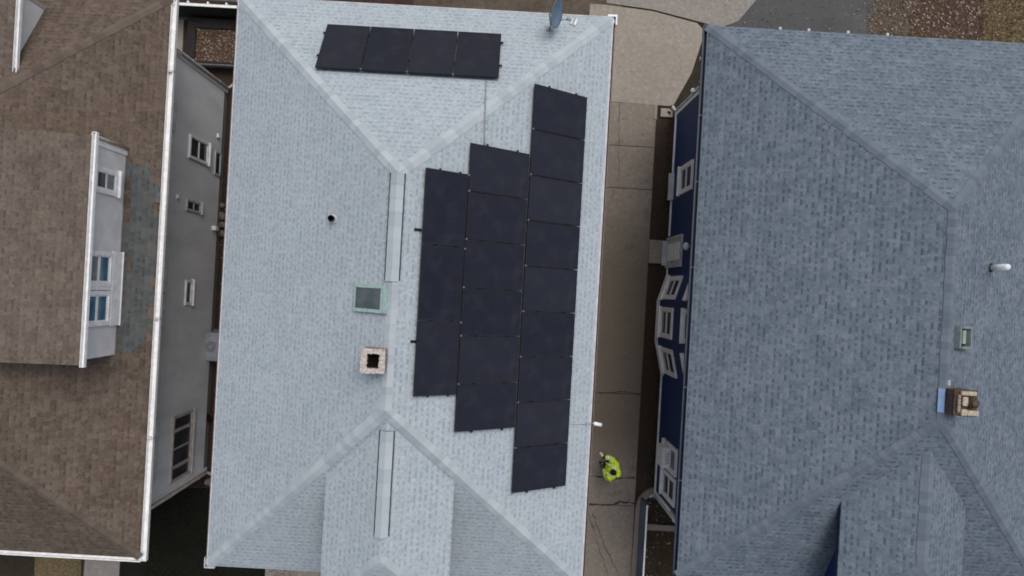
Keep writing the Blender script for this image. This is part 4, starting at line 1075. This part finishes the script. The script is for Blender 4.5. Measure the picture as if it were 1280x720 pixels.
# local axes of the person: f = forward (to the left in the picture), l = person's left
FA = R(180-18); fwd = V((math.cos(FA), math.sin(FA), 0)); lft = V((-math.sin(FA), math.cos(FA), 0))
def L(f, l, z): return fwd*f + lft*l + V((0,0,z))
# continuous body (skin): head, neck, torso, arms, legs
sh = .21
rh_el, rh_wr = L(.19,-.35,1.20), L(.40,-.30,1.26)
lh_el, lh_wr = L(.04,.35,1.14), L(.27,.10,1.16)
body = [(L(0,0,.96),(.15,.12)), (L(0,0,1.15),(.145,.11)), (L(0,0,1.36),(.16,.11)), (L(.02,0,1.48),.06), (L(.03,0,1.56),.055),
        (L(.035,0,1.62),(.07,.078)), (L(.04,0,1.68),(.078,.095)), (L(.035,0,1.745),(.068,.08)),
        (L(0,-sh,1.43),.062), (rh_el,.046), (rh_wr,.03), (L(0,sh,1.43),.062), (lh_el,.046), (lh_wr,.03),
        (L(0,-.10,.86),.092), (L(.03,-.11,.50),.062), (L(-.01,-.12,.09),.04), (L(.13,-.13,.035),.036),
        (L(0,.10,.86),.092), (L(.05,.11,.50),.062), (L(.03,.13,.09),.04), (L(.17,.14,.035),.036)]
ed = [(0,1),(1,2),(2,3),(3,4),(4,5),(5,6),(6,7),(2,8),(8,9),(9,10),(2,11),(11,12),(12,13),(0,14),(14,15),(15,16),(16,17),(0,18),(18,19),(19,20),(20,21)]
BODY = skin_obj('body', body, ed, M['skin'], PS)
# hands: palm and five fingers each
def hand(wr, d, up, side, name='hand'):
    d, up = d.normalized(), up.normalized(); s = d.cross(up).normalized()*side
    j = [(wr,.026),(wr+d*.05,(.034,.02)),(wr+d*.09,(.038,.018))]; e = [(0,1),(1,2)]
    for k, (off, ln) in enumerate(((-.030,.065),(-.010,.075),(.010,.07),(.028,.055))):
        b = len(j); r0 = wr+d*.095+s*off
        j += [(r0,.0095),(r0+d*ln*.55-up*.010,.009),(r0+d*ln*.85-up*.035,.0075)]; e += [(2,b),(b,b+1),(b+1,b+2)]
    b = len(j); j += [(wr+d*.035-s*.042,.012),(wr+d*.075-s*.062-up*.012,.010),(wr+d*.10-s*.058-up*.025,.008)]; e += [(1,b),(b,b+1),(b+1,b+2)]
    return skin_obj(name, j, e, M['skin'], PS, 1)
hr = hand(rh_wr, fwd*.8-lft*.45, V((0,0,1)), 1)
hl = hand(lh_wr, fwd*.8-lft*.3, V((0,0,1)), -1)
hl.data.materials[0] = M['black']; hl.name = 'glove'
# jacket
jk = [(L(-.03,0,.86),(.26,.24)), (L(-.03,0,1.10),(.27,.25)), (L(-.06,0,1.34),(.27,.24)), (L(-.05,0,1.50),(.16,.16)),
      (L(-.0,-.27,1.40),.125), (rh_el,.10), (rh_wr - (fwd*.8-lft*.1)*.03,.075), (L(-.0,.27,1.40),.125), (lh_el,.10), (lh_wr-fwd*.03,.07)]
JK = skin_obj('jacket', jk, [(0,1),(1,2),(2,3),(2,4),(4,5),(5,6),(2,7),(7,8),(8,9)], M['hiviz'], PS)
JK.modifiers['sub'].levels = 2
# reflective bands over the shoulders and arms
def band(c, ax_, r, w):
    ax_ = ax_.normalized(); m = MB(); m.tube([c+PSO-ax_*w/2, c+PSO+ax_*w/2], r, 18, cap=False); m.build('reflective_band', M['reflective'], JK)
PSO = V((PX, PY, .04)); WL[JK.name] = PSO.copy(); WL[BODY.name] = PSO.copy()
band((L(0,-.27,1.40)+rh_el)/2, rh_el-L(0,-.27,1.40), .118, .06); band((L(0,.27,1.40)+lh_el)/2, lh_el-L(0,.27,1.40), .118, .06)
band((rh_el+rh_wr)/2, rh_wr-rh_el, .092, .06)
for sgn in (-1, 1):
    m = MB(); P = [PSO+L(.245,sgn*.13,1.15), PSO+L(.20,sgn*.135,1.38), PSO+L(.09,sgn*.15,1.535), PSO+L(-.10,sgn*.15,1.535), PSO+L(-.245,sgn*.13,1.38), PSO+L(-.25,sgn*.13,1.12)]
    for a, b in zip(P[:-1], P[1:]):
        s_ = lft*.028; up_ = (b-a).cross(lft).normalized()*.003
        m.face([a-s_, a+s_, b+s_, b-s_])
    m.build('reflective_band', M['reflective'], JK)
PS_c = MB(); cdir = (rh_wr-rh_el).normalized(); PS_c.tube([PSO+rh_wr-cdir*.01, PSO+rh_wr+cdir*.06], .058, 14); PS_c.build('cuff', M['black'], JK)
# hood lying folded behind the neck
hd_ = MB(); hd_.blob(PSO+L(-.19,0,1.50), .11, .16, .08, 16, 10, .03); hd_.build('hood', M['hiviz'], JK)
# trousers
tr = [(L(0,0,.93),(.165,.13)), (L(0,0,.86),(.17,.13)), (L(0,-.105,.78),.105), (L(.03,-.11,.50),.078), (L(-.01,-.12,.12),.066), (L(0,.105,.78),.105), (L(.05,.11,.50),.078), (L(.03,.13,.12),.066)]
skin_obj('trousers', tr, [(0,1),(1,2),(2,3),(3,4),(1,5),(5,6),(6,7)], M['trousers'], PS)
for (a, b) in ((L(-.01,-.12,.10), L(.13,-.13,.04)), (L(.03,.13,.10), L(.17,.14,.04))):
    skin_obj('boot', [(a+V((0,0,.05)),.058), (a-V((0,0,.045)),.056), (b,.047), (b+fwd*.06,.036)], [(0,1),(1,2),(2,3)], M['boots'], PS)
# hair and face
hm = MB(); hm.blob(PSO+L(.035,0,1.715), .098, .104, .105, 20, 12, .02); hm.blob(PSO+L(-.02,0,1.67), .085, .095, .09, 16, 10, .02); hm.build('hair', M['hair'], BODY)
fm = MB()
for sgn in (-1, 1): fm.blob(PSO+L(.118,sgn*.032,1.665), .011, .013, .010, 10, 7)
fm.build('eye', M['dark'], BODY)
fm = MB(); fm.blob(PSO+L(.14,0,1.64), .022, .014, .024, 10, 7); fm.build('nose', M['skin'], BODY)
fm = MB(); fm.blob(PSO+L(.122,0,1.605), .012, .026, .007, 10, 7); fm.build('mouth', plain('lips', (.38,.17,.15), .5, .1, 9), BODY)
for sgn in (-1, 1):
    fm = MB(); fm.blob(PSO+L(.04,sgn*.092,1.65), .02, .012, .03, 10, 7); fm.build('ear', M['skin'], BODY)
hd = (fwd*.8-lft*.45).normalized(); hs_ = hd.cross(V((0,0,1))).normalized()
PHO = PSO + rh_wr + hd*.12 + V((0,0,.045))
PHN = thing('phone', PHO, 'pale phone held out in the hand of the person in yellow', 'phone')
MB().obox(PHO, hd, hs_, V((0,0,1)), -.05, .11, -.038, .038, -.006, .006).build('case', M['phone'], PHN, bevel=.003)
MB().obox(PHO, hd, hs_, V((0,0,1)), -.043, .103, -.033, .033, .0062, .0085).build('screen', glass('phone_screen', (.45,.38,.37), .2), PHN)

# ================================================================== LIGHT, WORLD, CAMERA
w = bpy.data.worlds.new('World'); scene.world = w; w.use_nodes = True
nt = w.node_tree; bg = nt.nodes['Background']
sky = nt.nodes.new('ShaderNodeTexSky'); sky.sky_type = 'NISHITA'; sky.sun_disc = False
SUN_EL, SUN_AZ = R(66), R(24)   # azimuth measured clockwise from +y
sky.sun_elevation = SUN_EL; sky.sun_rotation = SUN_AZ; sky.air_density = 1.0; sky.dust_density = 4.0; sky.ozone_density = 1.0; sky.altitude = 100
hs_n = nt.nodes.new('ShaderNodeHueSaturation'); hs_n.inputs['Saturation'].default_value = .62
nt.links.new(sky.outputs[0], hs_n.inputs['Color']); nt.links.new(hs_n.outputs[0], bg.inputs[0]); bg.inputs[1].default_value = .14
sd = bpy.data.lights.new('sun', 'SUN'); sd.energy = 1.5; sd.angle = R(36); sd.color = (1.0, .955, .90)
so = bpy.data.objects.new('sun', sd); COL.objects.link(so)
dirv = V((math.sin(SUN_AZ)*math.cos(SUN_EL), math.cos(SUN_AZ)*math.cos(SUN_EL), math.sin(SUN_EL)))
so.rotation_euler = dirv.to_track_quat('Z', 'Y').to_euler(); so.location = (0, 0, 40)
cd_ = bpy.data.cameras.new('camera'); cd_.sensor_width = 36; cd_.lens = 36*FPX/1280; cd_.clip_end = 2000
cd_.shift_x = (640-NX)/1280; cd_.shift_y = (NY-360)/1280
co = bpy.data.objects.new('camera', cd_); COL.objects.link(co); co.location = (0, 0, CAM_H); co.rotation_euler = (0, 0, ROT)
scene.camera = co
scene.cycles.filter_width = 1.8
scene.view_settings.view_transform = 'Standard'; scene.view_settings.look = 'None'; scene.view_settings.exposure = 0; scene.view_settings.gamma = 1
